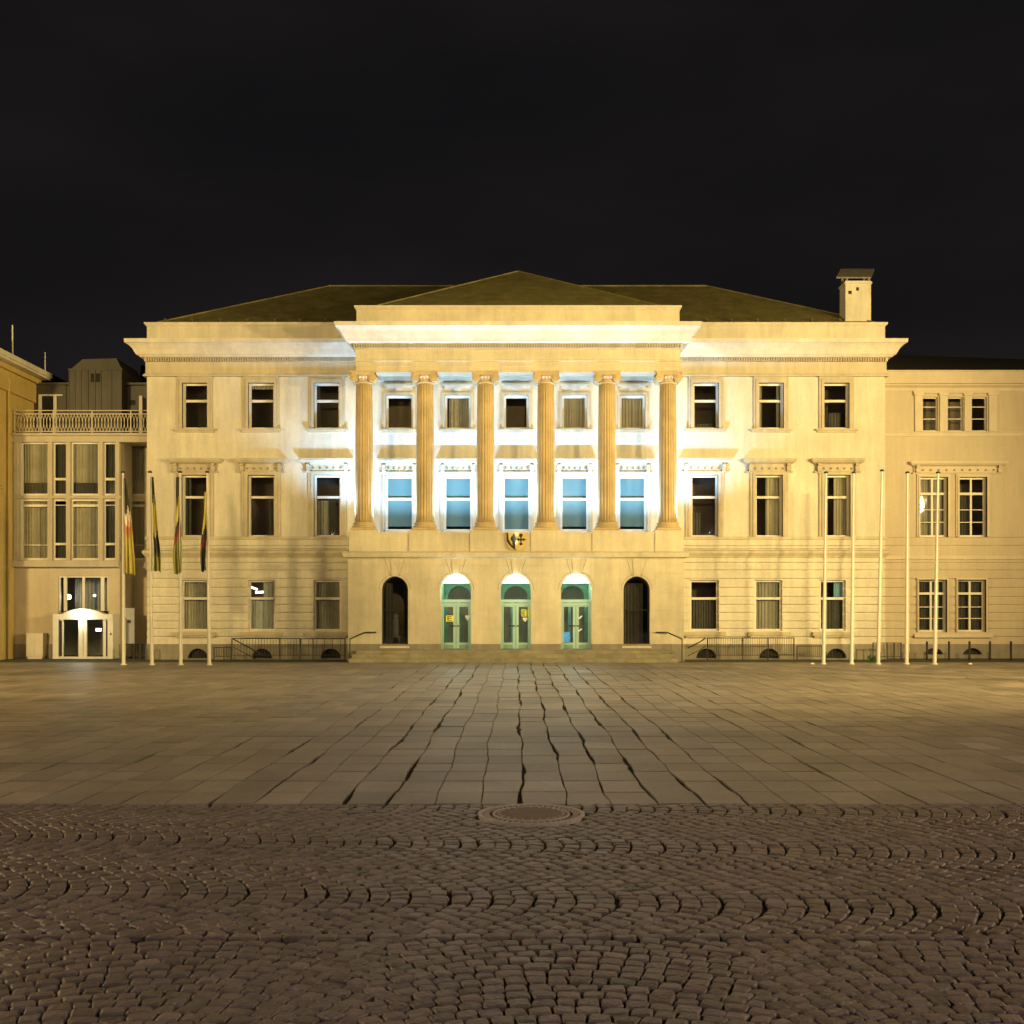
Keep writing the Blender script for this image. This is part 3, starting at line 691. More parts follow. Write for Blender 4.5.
# entrance vestibule
yv0=YC-.75
EN=MB(); X0,X1=sx(53,yv0),sx(113,yv0); zt=sz(614,yv0)
zti=sz(619.5,yv0)
for xp,w in ((55.6,2.8),(61.6,1.6),(80.6,2.2),(85.0,1.6),(104.5,1.5),(110,3.0)): EN.box(sx(xp-w,yv0),sx(xp+w,yv0),yv0,yv0+.1,0.02,zti-.001)
EN.box(X0,X1,yv0-.03,yv0+.12,zti,zt); EN.box(X0,X1,yv0-.01,yv0+.11,0,.1)
EN.box(X0,X0+.12,yv0+.121,YC+.02,0.0,zt); EN.box(X1-.12,X1,yv0+.121,YC+.02,0.0,zt); EN.box(X0+.12,X1-.12,yv0+.121,YC+.02,zt-.12,zt)
cx=sx(83,yv0); 
pts=[(sx(62+42*i/16,yv0),zt+ (sz(608.7,yv0)-zt)*math.sin(PI*i/16)**.8) for i in range(17)]
EN.poly_y([(p[0],p[1]) for p in pts][::-1],yv0-.06,yv0+.3)
E=EN.build('entrance_porch',M['frame'],CN)
box(sx(63,yv0),sx(103,yv0),yv0+.05,yv0+.056,.1,zti).build('pane',M['pane_dark'],E)
for xa,xb in ((59.5,62),(106,107.5)): box(sx(xa,yv0),sx(xb,yv0),yv0-.004,yv0+.02,.12,zti-.05).build('side_light',M['black'],E)
box(sx(91.5,yv0),sx(97,yv0),yv0+.5,yv0+.52,sz(631.5,yv0),sz(628.5,yv0)).build('lit_sign',M['tube'],E)
b=MB(); b.box(sx(110.3,yv0),sx(111.5,yv0),yv0-.03,yv0-.001,sz(635,yv0),sz(633,yv0)); b.build('bell_panel',M['iron'],E)
b=MB(); b.lathe(sx(82.5,yv0),yv0-.22,[(.04,sz(616.5,yv0)),(.14,sz(616,yv0)),(.14,sz(613.5,yv0)),(.05,sz(612.8,yv0))],16); b.tube((sx(82.5,yv0),yv0-.22,sz(613,yv0)),(sx(82.5,yv0),yv0,sz(613,yv0)),.03); lamp=b.build('entrance_lamp',M['lampw'],E)
# terrace railing
b=MB(); yr=YC-.15; zr0,zr1=sz(431.5,yr),sz(410.5,yr); zr2=sz(413.8,yr)
xl,xrr=sx(14.5,yr),XR
for z_ in (zr0,zr1,zr2): b.tube((xl,yr,z_),(xrr,yr,z_),.022,5)
n=21
for i in range(n+1):
    xx=xl+(xrr-xl)*i/n
    if i%6==0: b.tube((xx,yr,zr0-.12),(xx,yr,zr1),.028,5)
W=(xrr-xl)/n
for i in range(2*n-1):
    xx=xl+W/2*(i+1); 
    pts=[(xx+W*.5*math.cos(t*PI/6),yr+(.01 if i%2 else -.01),(zr0+zr2)/2+(zr2-zr0)/2*math.sin(t*PI/6)) for t in range(13)]
    b.path(pts,.013,4)
b.build('terrace_railing',M['annextrim'],CN)
# penthouse
yp=YC+2.1
b=MB(); zt=sz(385,yp)
b.box(XL+.02,sx(66,yp),yp,yp+3,zrt-.02,zt); b.box(sx(66,yp),XR,yp+.05,yp+3,zrt-.02,zt-.02); b.box(XL+.02,XR,yp-.1,yp+3.1,zt,zt+.1)
PH=b.build('penthouse',M['zinc'],CN)
b=MB()
for xp,w in ((40.5,1.6),(55.5,1.6)): b.box(sx(xp-w,yp),sx(xp+w,yp),yp-.06,yp,zrt,sz(396,yp))
b.box(sx(39,yp),sx(63,yp),yp-.062,yp,sz(396,yp),sz(394.5,yp))
b.build('terrace_door_frame',M['frame'],PH); box(sx(139.4,yp),sx(142.6,yp),yp-.06,yp+.049,zrt,sz(396,yp)).build('door_post',M['frame'],PH)
b=MB(); b.box(sx(42,yp),sx(54,yp),yp-.02,yp-.005,zrt,sz(397,yp)); b.box(sx(129,yp),sx(139,yp),yp+.02,yp+.045,zrt,sz(410,yp)); b.box(sx(129,yp),sx(135,yp),yp+.02,yp+.045,sz(405,yp),sz(400,yp)); b.box(sx(143,yp),sx(147,yp),yp+.02,yp+.045,zrt,sz(398,yp)); b.build('dark_door',M['darkroof'],PH)
yt=yp-.6
b=MB(); A,B_=sx(69,yt),sx(122,yt)
b.box(A,B_,yt,yt+3,zrt-.02,sz(369.5,yt))
b.poly_y([(A,sz(369.5,yt)),(B_,sz(369.5,yt)),(sx(120,yt),sz(366,yt)),(sx(116,yt),sz(358,yt)),(sx(82,yt),sz(359,yt)),(sx(74,yt),sz(366,yt))],yt+.05,yt+2.9)
T=b.build('lift_tower',M['zinc'],CN)
b=MB()
for xp in (69.5,75,81,88,95,101,111.5,121.5): b.box(sx(xp,yt)-.02,sx(xp,yt)+.02,yt-.035,yt,zrt,sz(369,yt))
b.box(A-.03,B_+.03,yt-.05,yt,sz(369.5,yt)-.03,sz(369.5,yt)+.03); b.build('standing_seam',M['zinc'],T)
box(sx(91,yt),sx(101,yt),yt-.03,yt,sz(382,yt),sz(373.5,yt)).build('vent',M['darkroof'],T)
b=MB(); b.lathe(sx(105,yt),yt+1.2,[(.5,sz(358.5,yt)),(.45,sz(356.5,yt)),(.1,sz(355,yt))],12); b.build('roof_dome',M['zinc'],T)
b=MB(); b.poly_y([(sx(116,yp),zt),(XR,zt),(XR,sz(352,yp)),(sx(118,yp),sz(350,yp))],yp+3.2,yp+4); b.build('roof',M['darkroof'],CN)

# ================================================================== YELLOW BUILDING (far left)
YB=thing('corner_building','yellow plastered building with wide overhanging eaves at the left edge of the square','building',(XL-5,0,0))
ze_=sz(384,2.7)
b=MB(); b.box(XL-13,XL-.001,-3.2,11,-.05,ze_); b.build('wall',M['brick'],YB)
ye=2.9; xov=sx(51,ye)-XL
pr=[(0,-.9),(.03,-.9),(.06,-.55),(.25,-.35),(.35,-.2)]
zE=sz(374.5,ye)
b=MB(); 
def strip(p0,p1,zA,zB): b.box(XL-13,XL+p1,-3.2-p1,ye+.0,zA,zB)
b.box(XL-13,XL+.12,-3.3,ye,ze_-.9,ze_-.0); b.box(XL-13,XL+.28,-3.5,ye+.05,ze_,ze_+.22); b.build('frieze',M['brick'],YB)
b=MB(); b.box(XL-13,XL+xov-.06,-3.9,ye+.1,ze_+.22,ze_+.32); b.box(XL-13,XL+xov,-4,ye+.14,ze_+.32,zE+.05); b.build('eaves',M['trim'],YB)
roofpoly([(XL+xov-.05,-3.95,zE+.06),(XL+xov-.05,11.5,zE+.06),(XL-14,11.5,zE+.06),(XL-14,-3.95,zE+.06),(XL-6,3,zE+2.2),(XL-6,5,zE+2.2)],[(0,1,5,4),(1,2,5),(2,3,4,5),(3,0,4)],'roof',M['darkroof'],YB)
for xp,y0,y1,Y in ((12.5,325,350,1.0),(45,352,372,2.4)):
    X=sx(xp,Y); b=MB(); b.tube((X,Y,zE),(X,Y,sz(y0,Y)),.035,6); b.build('antenna',M['frame'],YB)
b=MB(); X=XL+.09; b.tube((X,-.05,0),(X,-.05,ze_-.3),.06,8); b.build('downpipe',M['brick'],YB)
b=MB(); b.box(XL-.05,XL+.05,-3.2,YC+2,sz(569.5,0),sz(566.5,0)); b.build('string_course',M['brick'],YB)

# ================================================================== small things
def flagpole(X,xt,label,i,h,Y):
    r=thing('flagpole',label,'flagpole',(X,Y,0),'white flagpoles standing in two rows before the buildings')
    dx=xt-X; b=MB(); b.smooth=True
    b.v=[]; k=14
    n0=0
    for (u,rad) in ((0,.075),(.3,.068),(.6,.055),(1,.038)):
        for q in range(k):
            t=2*PI*q/k; b.v.append((X+dx*u+rad*math.cos(t),Y+rad*math.sin(t),h*u))
    for a in range(3):
        for q in range(k):
            j=(q+1)%k; b.face([a*k+q,a*k+j,(a+1)*k+j,(a+1)*k+q])
    b.build('pole',M['polew'],r)
    c=MB(); c.smooth=True; c.lathe(xt,Y,[(.03,h),(.085,h+.01),(.09,h+.06),(.03,h+.09)],12); c.build('cap',M['iron'],r)
    c=MB(); c.smooth=True; c.lathe(X,Y,[(.12,-.01),(.12,.03),(.085,.05)],12); c.build('base_collar',M['polew'],r)
    c=MB(); c.tube((X+.085,Y-.06,.5),(xt+.055,Y-.05,h-.05),.008,4); c.build('rope',M['frame'],r)
    return r
YL=-5.4; YR=-4.85
names=['farthest left, carrying the flag with an orange patch','second from the left, at the left corner of the town hall','third from the left, at the left edge of the first town hall window','fourth from the left, at the right edge of the first town hall window']
lp=[(123.7,123),(152,150),(180.7,180),(209.3,207.3)]
for i,(xb,xt) in enumerate(lp):
    flagpole(sx(xb,YL),sx(xt,YL),'white flagpole '+names[i],i,sz(473,YL),YL)
rp=[(823.5,826),(851.6,853.7),(878.2,882),(906.6,907.4),(934.6,938)]
names=['without flag in front of the last town hall window, leaning slightly right','without flag just right of the last town hall window','without flag at the right corner of the town hall, tallest of its row','without flag before the corner between town hall and side building, upright','without flag before the left paired windows of the side building']
for i,(xb,xt) in enumerate(rp):
    flagpole(sx(xb,YR),sx(xt,YR),'white flagpole '+names[i],i,sz(473.5 if i!=2 else 471.5,YR),YR)

def flag(X,Y,z1,z0,wtop,wbot,bands,label,side=1,ph=0.0,sweepx=0):
    """limp flag hanging in folds; bands: list of (fraction from top, material key)"""
    b=MB(); b.smooth=True; nz=44; nx=18
    keys=[]; 
    for f_,k in bands:
        if k not in keys: keys.append(k)
    def width(u): return wtop+(wbot-wtop)*min(1,u*1.25)**.8
    for j in range(nz+1):
        u=j/nz; z=z1+(z0-z1)*u; w=width(u)
        for i in range(nx+1):
            v=i/nx
            x=X+side*(.06+w*v*(1+.12*math.sin(6*u+ph)))+sweepx*u+.025*math.sin(v*9+u*7+ph)
            y=Y-.06+.085*math.sin(v*15+ph+1.5*u)*(0.4+u*.7)
            b.v.append((x,y,z-.12*v*math.sin(PI*min(1,u*1.1))*(1 if u<1 else 1)-.10*(v*u)+.03*math.sin(v*12+ph)*(u>.9)))
    for j in range(nz):
        for i in range(nx):
            u=(j+.5)/nz + .05*math.sin(i*.9+ph); k=[kk for ff,kk in bands if ff<=max(u,0)][-1]; b.cur=keys.index(k)
            a=j*(nx+1)+i; b.face((a,a+nx+1,a+nx+2,a+1))
    o=b.build('flag',[M[k] for k in keys],None,(X,Y,z1))
    md=o.modifiers.new('s','SOLIDIFY'); md.thickness=.008
    tag(o,label,'flag','flags hanging limp on the left flagpoles'); return o
x_=[sx(p,YL) for p in (123.3,151,180.4,208.3)]
z=lambda y: sz(y,YL)
flag(x_[0],YL,z(478),z(573),.03,.46,[(0,'flagblack'),(.33,'flagwhite'),(.44,'flagorange'),(.56,'flagyellow')],'limp flag with white, orange and long yellow part, leftmost of the four',1,0.3,.0)
flag(x_[1],YL,z(477),z(570),.04,.31,[(0,'flagblack'),(.22,'flagyellow'),(.58,'flagblack'),(.80,'flaggreen')],'limp black and yellow flag at the left corner of the town hall',1,1.7,.06)
flag(x_[2],YL,z(477),z(572),.05,.29,[(0,'flagblack'),(.24,'flagyellow'),(.44,'flagblack'),(.54,'flagred'),(.63,'flaggreen')],'limp flag with yellow top, small red patch and olive lower half',-1,2.6,.16)
flag(x_[3],YL,z(492),z(570),.07,.22,[(0,'flagyellow'),(.45,'flagblack'),(.6,'flagred'),(.68,'flagblack')],'limp narrow flag, yellow above and dark below, rightmost of the four',-1,4.0,.0)

# manhole
yM=-37.55; xM=.17; RM=.597
mh=thing('manhole_cover','round manhole cover with pale ribbed rim set in the dark cobbles','manhole cover',(xM,yM,0))
b=MB(); b.smooth=False
def ring(b,r0,r1,z0,z1,k=72):
    n=len(b.v)
    for (r,zz) in ((r0,z0),(r0,z1),(r1,z1),(r1,z0)):
        for i in range(k): t=2*PI*i/k; b.v.append((xM+r*math.cos(t),yM+r*math.sin(t),zz))
    for a in range(4):
        c=(a+1)%4
        for i in range(k):
            j=(i+1)%k; b.face([n+a*k+i,n+a*k+j,n+c*k+j,n+c*k+i])
ring(b,RM-.045,RM,-.03,.012); ring(b,RM-.19,RM-.165,-.03,.012)
for i in range(44):
    t=2*PI*i/44; c,s=math.cos(t),math.sin(t); 
    b.tube((xM+(RM-.13)*c,yM+(RM-.13)*s,.002),(xM+(RM-.055)*c,yM+(RM-.055)*s,.002),.007,5)
b.build('rim',M['rim'],mh)
b=MB(); b.lathe(xM,yM,[(RM-.044,-.03),(RM-.044,-.004)],72); 
b.build('rim_bed',M['joint'],mh)
b=MB(); b.lathe(xM,yM,[(RM-.20,-.003),(RM-.20,.006),(RM-.205,.008)],64); b.build('lid',M['coverc'],mh)
b=MB()
for i in range(24):
    t=2*PI*i/24; c,s=math.cos(t),math.sin(t); b.tube((xM+(RM-.255)*c,yM+(RM-.255)*s,.008),(xM+(RM-.215)*c,yM+(RM-.215)*s,.008),.010,5)
b.build('lid_stud',M['rim'],mh)

# railings
def railing(x0,x1,yt,yb,Y,label,pitch=.12,posts=(),diag=None,cat='railing',toprail=True,name='iron_railing'):
    X0,X1=sx(x0,Y),sx(x1,Y); z1,z0=sz(yt,Y),max(.06,sz(yb,Y))
    r=thing(name,label,cat,((X0+X1)/2,Y,0))
    b=MB(); b.tube((X0,Y,z1),(X1,Y,z1),.022,6); b.tube((X0,Y,z0+.08),(X1,Y,z0+.08),.015,6); b.build('rail',M['iron'],r)
    b=MB(); x=X0+pitch
    while x<X1-.02: b.tube((x,Y,z0+.08),(x,Y,z1),.009,4); x+=pitch
    b.build('bars',M['iron'],r)
    for xp in (x0,x1)+tuple(posts): X=sx(xp,Y); b=MB(); b.tube((X,Y,-.02),(X,Y,z1+.02),.026,6); b.build('post',M['iron'],r)
    if diag:
        b=MB(); b.path([(sx(a,Y+.3),Y+.35,sz(c,Y+.3)) for a,c in diag],.03,6); b.path([(sx(a,Y+.3),Y+.35,sz(c+8,Y+.3)) for a,c in diag],.018,6); b.build('handrail',M['iron'],r)
    return r
railing(232,300,638.5,657,-1.2,'tall iron railing round the basement stair left of the portico',.13,(280,),[(233,639),(262,655),(272,657)])
railing(300.8,345,638.8,657,-1.2,'iron railing in the shade against the left flank of the portico',.35,(313,),None)
railing(707.5,794,638,657,-1.2,'long iron railing with thin bars right of the portico',.10,(742.5,768),[(706,638),(700,642),(688,648)])
railing(214,231.3,647.5,658,-1.2,'low iron railing between the fourth flagpole and the tall railing',.11,(224,),None)
railing(797,826,646,658,-1.2,'low faint iron railing left of the right flagpoles',.09,(),None)
railing(122,146,644,659,-.9,'short dark iron railing beside the glass entrance of the link building',.16,(128,134,140),None)
railing(873,901,643,659,-1.0,'short dark iron railing at the corner between town hall and side building',.16,(880,887,894),None)
for i,xp in enumerate((927,949,969.5,990,1011)):
    X=sx(xp,-.6); r=MB(); r.smooth=True; r.lathe(X,-.6,[(.055,-.02),(.05,.1),(.045,.72),(.055,.74),(.055,.78),(.01,.82)],10)
    o=r.build('bollard',M['iron'],None,(X,-.6,0)); tag(o,'thin dark iron post before the side building, '+['leftmost of five','second of five from the left','middle one of five','fourth of five from the left','rightmost of five'][i],'bollard','dark posts before the side building')
# utility cabinet, notice board
b=MB(); Yc=YC-.45; X0,X1=sx(26.3,Yc),sx(42.8,Yc); z0,z1=sz(656.5,Yc),sz(634,Yc)
cb=thing('utility_cabinet','pale grey utility cabinet against the wall left of the glass entrance','cabinet',((X0+X1)/2,Yc,0))
b=box(X0,X1,Yc,YC-.035,z0,z1); b.box(X0-.03,X1+.03,Yc-.03,YC-.033,z1,z1+.04); b.box(X0+.05,X1-.05,Yc+.03,YC-.04,-.02,z0); b.build('body',M['cab'],cb)
b=box(X0+.03,(X0+X1)/2-.005,Yc-.015,Yc,z0+.04,z1-.04); b.box((X0+X1)/2+.005,X1-.03,Yc-.015,Yc,z0+.04,z1-.04); b.build('door',M['cab'],cb)
Yn=YC+.3; X0,X1=sx(117.5,Yn),sx(134.3,Yn); z0,z1=sz(644,Yn),sz(608,Yn)
nb=thing('notice_board','tall pale grey notice board behind the first flagpole, beside the glass entrance','notice board',((X0+X1)/2,Yn,0))
box(X0,X1,Yn,Yn+.08,z0,z1).build('board',M['board'],nb)
b=MB(); 
for xx in (X0+.04,X1-.04): b.tube((xx,Yn+.04,-.02),(xx,Yn+.04,z0),.03,8)
b.build('leg',M['iron'],nb)
b=MB(); b.box(sx(119,Yn),sx(122,Yn),Yn-.01,Yn,sz(612,Yn),sz(609.5,Yn)); b.box(sx(127.5,Yn),sx(131,Yn),Yn-.01,Yn,sz(623,Yn),sz(620,Yn)); b.build('emblem',M['iron'],nb)
# litter
for i,(xp,yp_,lb) in enumerate(((812.5,664.3,'small white paper scrap on the paving left of the first right flagpole'),(970.5,664.5,'small white paper scrap on the paving before the side building'))):
    Y=F*HC/(yp_-608)-DCAM; X=sx(xp,Y); b=MB(); n=len(b.v)
    b.v=[(X-.09,Y-.05,.012),(X+.08,Y-.06,.012),(X+.1,Y+.05,.02),(X-.07,Y+.06,.04),(X,Y,.07)]
    for f in ((0,1,4),(1,2,4),(2,3,4),(3,0,4),(0,3,2,1)): b.face(f)
    o=b.build('paper_scrap',M['white'],None,(X,Y,0)); tag(o,lb,'litter')
# weed tuft
def tuft(xp,Y,label,h=.35,n=60):
    X=sx(xp,Y); b=MB()
    for k in range(n):
        a=random.random()*2*PI; r=random.random()*.22; hx=X+r*math.cos(a); hy=Y+r*math.sin(a); hh=h*(.4+.6*random.random()); w=.02+.02*random.random()
        n0=len(b.v); lean=(random.random()-.5)*.2
        b.v+=[(hx-w,hy,0),(hx+w,hy,0),(hx+w*.7+lean,hy-.03,hh*.6),(hx+lean*1.6,hy-.05,hh)]; b.face((n0,n0+1,n0+2,n0+3))
    o=b.build('weed_tuft',M['moss_plant'],None,(X,Y,0)); tag(o,label,'plant')
tuft(873,-2.6,'green weed tuft growing left of the third right flagpole')

def bare_tree(X,Y,label,h,seed,dens):
    r_=random.Random(seed); root=thing('bare_tree',label,'tree',(X,Y,0))
    segs=[]
    def grow(p,d,L,r,lev):
        n=3; q=p
        for i in range(n):
            d2=[d[0]+r_.gauss(0,.10),d[1]+r_.gauss(0,.10),d[2]+r_.gauss(0,.05)+.04]; l=math.sqrt(sum(a*a for a in d2)); d=[a/l for a in d2]
            q2=tuple(q[k]+d[k]*L/n for k in range(3)); segs.append((q,q2,r*(1-.25*i/n),r*(1-.25*(i+1)/n),lev)); q=q2
            if lev<4 and (i>0 or lev>0):
                for _ in range(dens if lev<3 else 2):
                    a=r_.random()*6.28; sp=.55+.3*r_.random()
                    e=[d[0]+sp*math.cos(a),d[1]+sp*math.sin(a),d[2]*.8+.15]; l=math.sqrt(sum(t*t for t in e)); grow(q,[t/l for t in e],L*(.50+.15*r_.random()),r*.5,lev+1)
    grow((X,Y,-.05),[0,0,1],h*.62,.15,0)
    t=MB(); c=MB()
    for (a,b_,r0,r1,lev) in segs: (t if lev==0 else c).tube(a,b_,max(r0,.008),7 if lev<2 else 4,max(r1,.006))
    t.build('trunk',M['bark'],root); c.build('crown',M['bark'],root)
bare_tree(-20.9,-17.0,'bare leafless tree on the paving left of the view, shading the left wing',8.2,3,2)
bare_tree(20.4,-18.2,'bare leafless tree on the paving right of the view',7.6,11,2)

# ================================================================== GROUND
YE=-36.93
g=MB(); g.v=[(-400,-400,-.07),(400,-400,-.07),(400,600,-.07),(-400,600,-.07)]; g.face((0,1,2,3)); struct(g.build('ground',M['asphalt']))
g=box(-40,40,-3.25,4,-.2,-.03); struct(g.build('planting_strip',M['moss']))
g=MB(); g.v=[(-40,YE,-.035),(40,YE,-.035),(40,-3.25,-.035),(-40,-3.25,-.035)]; g.face((0,1,2,3)); 
pv_base=g.build('paving_bed',M['joint']); struct(pv_base)
g=MB(); g.v=[(-16,-54,-.03),(16,-54,-.03),(16,YE,-.03),(-16,YE,-.03)]; g.face((0,1,2,3)); struct(g.build('cobble_bed',M['joint']))

def fromnp(name, V, Fq, m, colv=None, smooth=False, tris=None):
    me=bpy.data.meshes.new(name)
    me.vertices.add(len(V)); me.vertices.foreach_set('co',V.astype(np.float32).ravel())
    nf=len(Fq); me.loops.add(nf*4); me.loops.foreach_set('vertex_index',Fq.astype(np.int32).ravel())
    me.polygons.add(nf); me.polygons.foreach_set('loop_start',np.arange(0,nf*4,4,dtype=np.int32)); 
    me.update(calc_edges=True); me.validate()
    me.polygons.foreach_set('use_smooth',np.full(nf,smooth))
    me.materials.append(m)
    if colv is not None:
        a=me.attributes.new('col','FLOAT_COLOR','POINT'); c=np.ones((len(V),4),np.float32); c[:,:3]=colv; a.data.foreach_set('color',c.ravel())
    o=bpy.data.objects.new(name,me); C.objects.link(o); return o

# --- slabs: long wavering joints running away from the camera, straight cross joints
def wob(seed,y):
    r=np.random.default_rng(seed); out=0
    for f_,a in ((.10,.045),(.27,.028),(.8,.010),(2.9,.006)):
        out=out+a*np.sin(2*PI*f_*y+r.random()*6.28)
    return out
pw=.527
ncol=56
rows=[YE]
big=[]
k=0
while rows[-1]<-3.3:
    step=.86+rng.normal()*.05
    rows.append(rows[-1]+step)
rows[-1]=-3.25
V=[];Fq=[];Cc=[]
lines={}
def lineoff(i,y): # joint centre and half gap of joint i
    x=(i)*pw+ .08
    cen=math.exp(-((x/6.5)**2))
    off=wob(1000+i,y)*(.10+.5*cen)
    r=np.random.default_rng(5000+i)
    strong=r.random()<.75
    p1=r.random()*6.28; p2=r.random()*6.28
    gg=.006+ (.022*cen+.006)*strong*np.clip(np.sin(y*.9+p1)*.5+np.sin(y*2.3+p2)*.4+.35,0,1.2)
    return x+off, gg
for c in range(-ncol,ncol):
    for r_ in range(len(rows)-1):
        y0,y1=rows[r_],rows[r_+1]
        gj=.019 if (r_%2==0) else .008
        gj*= .6+.8*rng.random()
        gj2=(.019 if ((r_+1)%2==0) else .008)
        ya_,yb_=y0+gj+(abs(rng.normal())*.008 if r_==0 else 0),y1-gj2
        ns=4; ys=np.linspace(ya_,yb_,ns)
        zj=rng.normal()*.0022; tx=rng.normal()*.0035; ty=rng.normal()*.003
        rowc=.9+.2*np.sin(r_*12.9898+ (3 if (r_//2)%2 else 0))*.6
        cc=np.array([1,1,1])*(.92+rng.normal()*.10)*(1+.10*math.sin(r_*7.7))
        cc=cc*np.array([1+rng.normal()*.02,1,1+rng.normal()*.025])
        base=len(V)
        for y in ys:
            jag=0
            xl,gl_=lineoff(c,y); xr_,gr_=lineoff(c+1,y)
            xl+=gl_+rng.normal()*gl_*.3; xr_-=gr_+rng.normal()*gr_*.3
            for (x,zt) in ((xl,-.035),(xl,-.006),(xl+.008,0),(xr_-.008,0),(xr_,-.006),(xr_,-.035)):
                V.append((x,y,zt if zt<-.02 else zt+zj+tx*(x-xl)+ty*(y-ya_))); Cc.append(cc)
        for s_ in range(ns-1):
            a=base+s_*6
            for q in range(5): Fq.append((a+q,a+q+1,a+6+q+1,a+6+q))
        # end faces
        Fq.append((base+1,base+0,base+5,base+4)); Fq.append((base+1,base+4,base+3,base+2))
        e=base+(ns-1)*6; Fq.append((e+0,e+1,e+4,e+5)); Fq.append((e+1,e+2,e+3,e+4))
pv=fromnp('paving',np.array(V),np.array(Fq)[:, ::-1],M['slab'],np.clip(np.array(Cc),.5,1.4)); struct(pv)

# --- setts in segmental arches
V=[];Fq=[];Cc=[]
def sqr(t,n=4):
    c,s_=abs(math.cos(t)),abs(math.sin(t)); return 1/((c**n+s_**n)**(1/n))
angs=[0,28,40,50,62,90,118,130,140,152,180,208,220,230,242,270,298,310,320,332]
NR=len(angs)
ring_u=[(sqr(math.radians(a),7)*math.cos(math.radians(a)),sqr(math.radians(a),7)*math.sin(math.radians(a))) for a in angs]
def sett(x,y,ax,ha,hb):
    if math.hypot(x-xM,y-yM)<RM+.05: return
    rot=rng.normal()*.045; c_,s_=math.cos(rot),math.sin(rot)
    ax=(ax[0]*c_-ax[1]*s_,ax[0]*s_+ax[1]*c_); bx=(ax[1],-ax[0])
    zz=rng.normal()*.003; t1=rng.normal()*.035; t2=rng.normal()*.035
    x+=rng.normal()*.003; y+=rng.normal()*.003
    big=rng.random()<.05
    cc=np.array([1,1,1])*(1+rng.normal()*.16+(.35 if big else 0))*np.array([1+rng.normal()*.04,1,1+rng.normal()*.05])
    base=len(V); shp=1+rng.normal(size=NR)*.035
    sk1=rng.normal()*.08; sk2=rng.normal()*.08
    for (sc,h) in ((1.0,-.03),(1.0,-.009),(.93,-.001),(.80,.003)):
        for i,(a,b_) in enumerate(ring_u):
            m_=sc*shp[i]
            ox=a*ha*m_*(1+sk1*b_); oy=b_*hb*m_*(1+sk2*a)
            zt=h+(zz+t1*ox+t2*oy+rng.normal()*.0009 if h>-.02 else 0)
            V.append((x+ax[0]*ox+bx[0]*oy,y+ax[1]*ox+bx[1]*oy,zt)); Cc.append(cc)
    V.append((x,y,.0045+zz)); Cc.append(cc); ce=base+4*NR
    for a in range(3):
        for i in range(NR):
            i2=(i+1)%NR; Fq.append((base+a*NR+i,base+(a+1)*NR+i,base+(a+1)*NR+i2,base+a*NR+i2))
    for i in range(0,NR,2): Fq.append((base+3*NR+i,ce,base+3*NR+(i+2)%NR,base+3*NR+(i+1)%NR))
# bands of arches bowing to the right
B=1.97; p=.165; A=B*.24
for band in range(3):
    yc_=-37.13-B*band
    us=np.linspace(-1,1,400); arc=np.cumsum(np.r_[0,np.hypot(np.diff(us)*B/2,np.diff(A*(1-us**2)))]); L_=arc[-1]
    for k in range(int(-17/p),int(17/p)):
        n=int(round(L_/.13)); jit=rng.normal()*.006; Ak=A*(1+rng.normal()*.012)
        cuts=np.linspace(0,1,n+1); cuts[1:-1]+=rng.normal(size=n-1)*.14/n
        ucut=np.interp(cuts*L_,arc,us)
        for j in range(n):
            u0,u1=ucut[j],ucut[j+1]; um=(u0+u1)/2; ym=yc_+um*B/2
            if ym>YE-.055: continue
            xm=k*p+jit*.5+Ak*(1-um*um)+.35*band+.05*math.sin(ym*3+k*.05)
            if abs(xm)>15.5: continue
            tx_,ty_=(-2*um*Ak)/(B/2),1.0; l=math.hypot(tx_,ty_); tx_/=l; ty_/=l
            ha=math.hypot((u1-u0)*B/2,Ak*abs(u1*u1-u0*u0))/2-.005; hb=p/2*max(.72,ty_)-.0105
            sett(xm,ym,(tx_,ty_),ha*(1+rng.normal()*.02),hb*(1+rng.normal()*.03))
# a straight bonding course of long setts
YB2=-37.13-B*2.5
x=-15.5
while x<15.5:
    w_=.17+rng.random()*.05; sett(x+w_/2,YB2-.055,(1,0),w_/2-.005,.048); x+=w_
# courses running across, bowed in wide fans
W2=2.35; q=.125; y=YB2-.11-.0
fan=lambda x: .34*(1-(2*((x/W2+.37)%1)-1)**2)
dfan=lambda x: -.34*4*(2*((x/W2+.37)%1)-1)/W2
k=0
while True:
    yk=y-q*(k+.5)-.0
    if yk-.4<-53 : break
    x=-15.5+rng.random()*.1
    while x<15.5:
        sl=dfan(x); L=math.hypot(1,sl); w_=(.142+rng.normal()*.014)/L
        xm=x+w_/2; ym=yk+fan(xm)+.02*math.sin(xm*2.1+k*.3)
        if ym<y-.03: sl=dfan(xm); L=math.hypot(1,sl); sett(xm,ym,(1/L,sl/L),w_*L/2-.0068,q/2*max(.8,1/L**.5)-.0062)
        x+=w_
    k+=1
cbm=fromnp('cobbles',np.array(V),np.array(Fq),M['cobble'],np.clip(np.array(Cc),.45,1.7),smooth=False); struct(cbm)

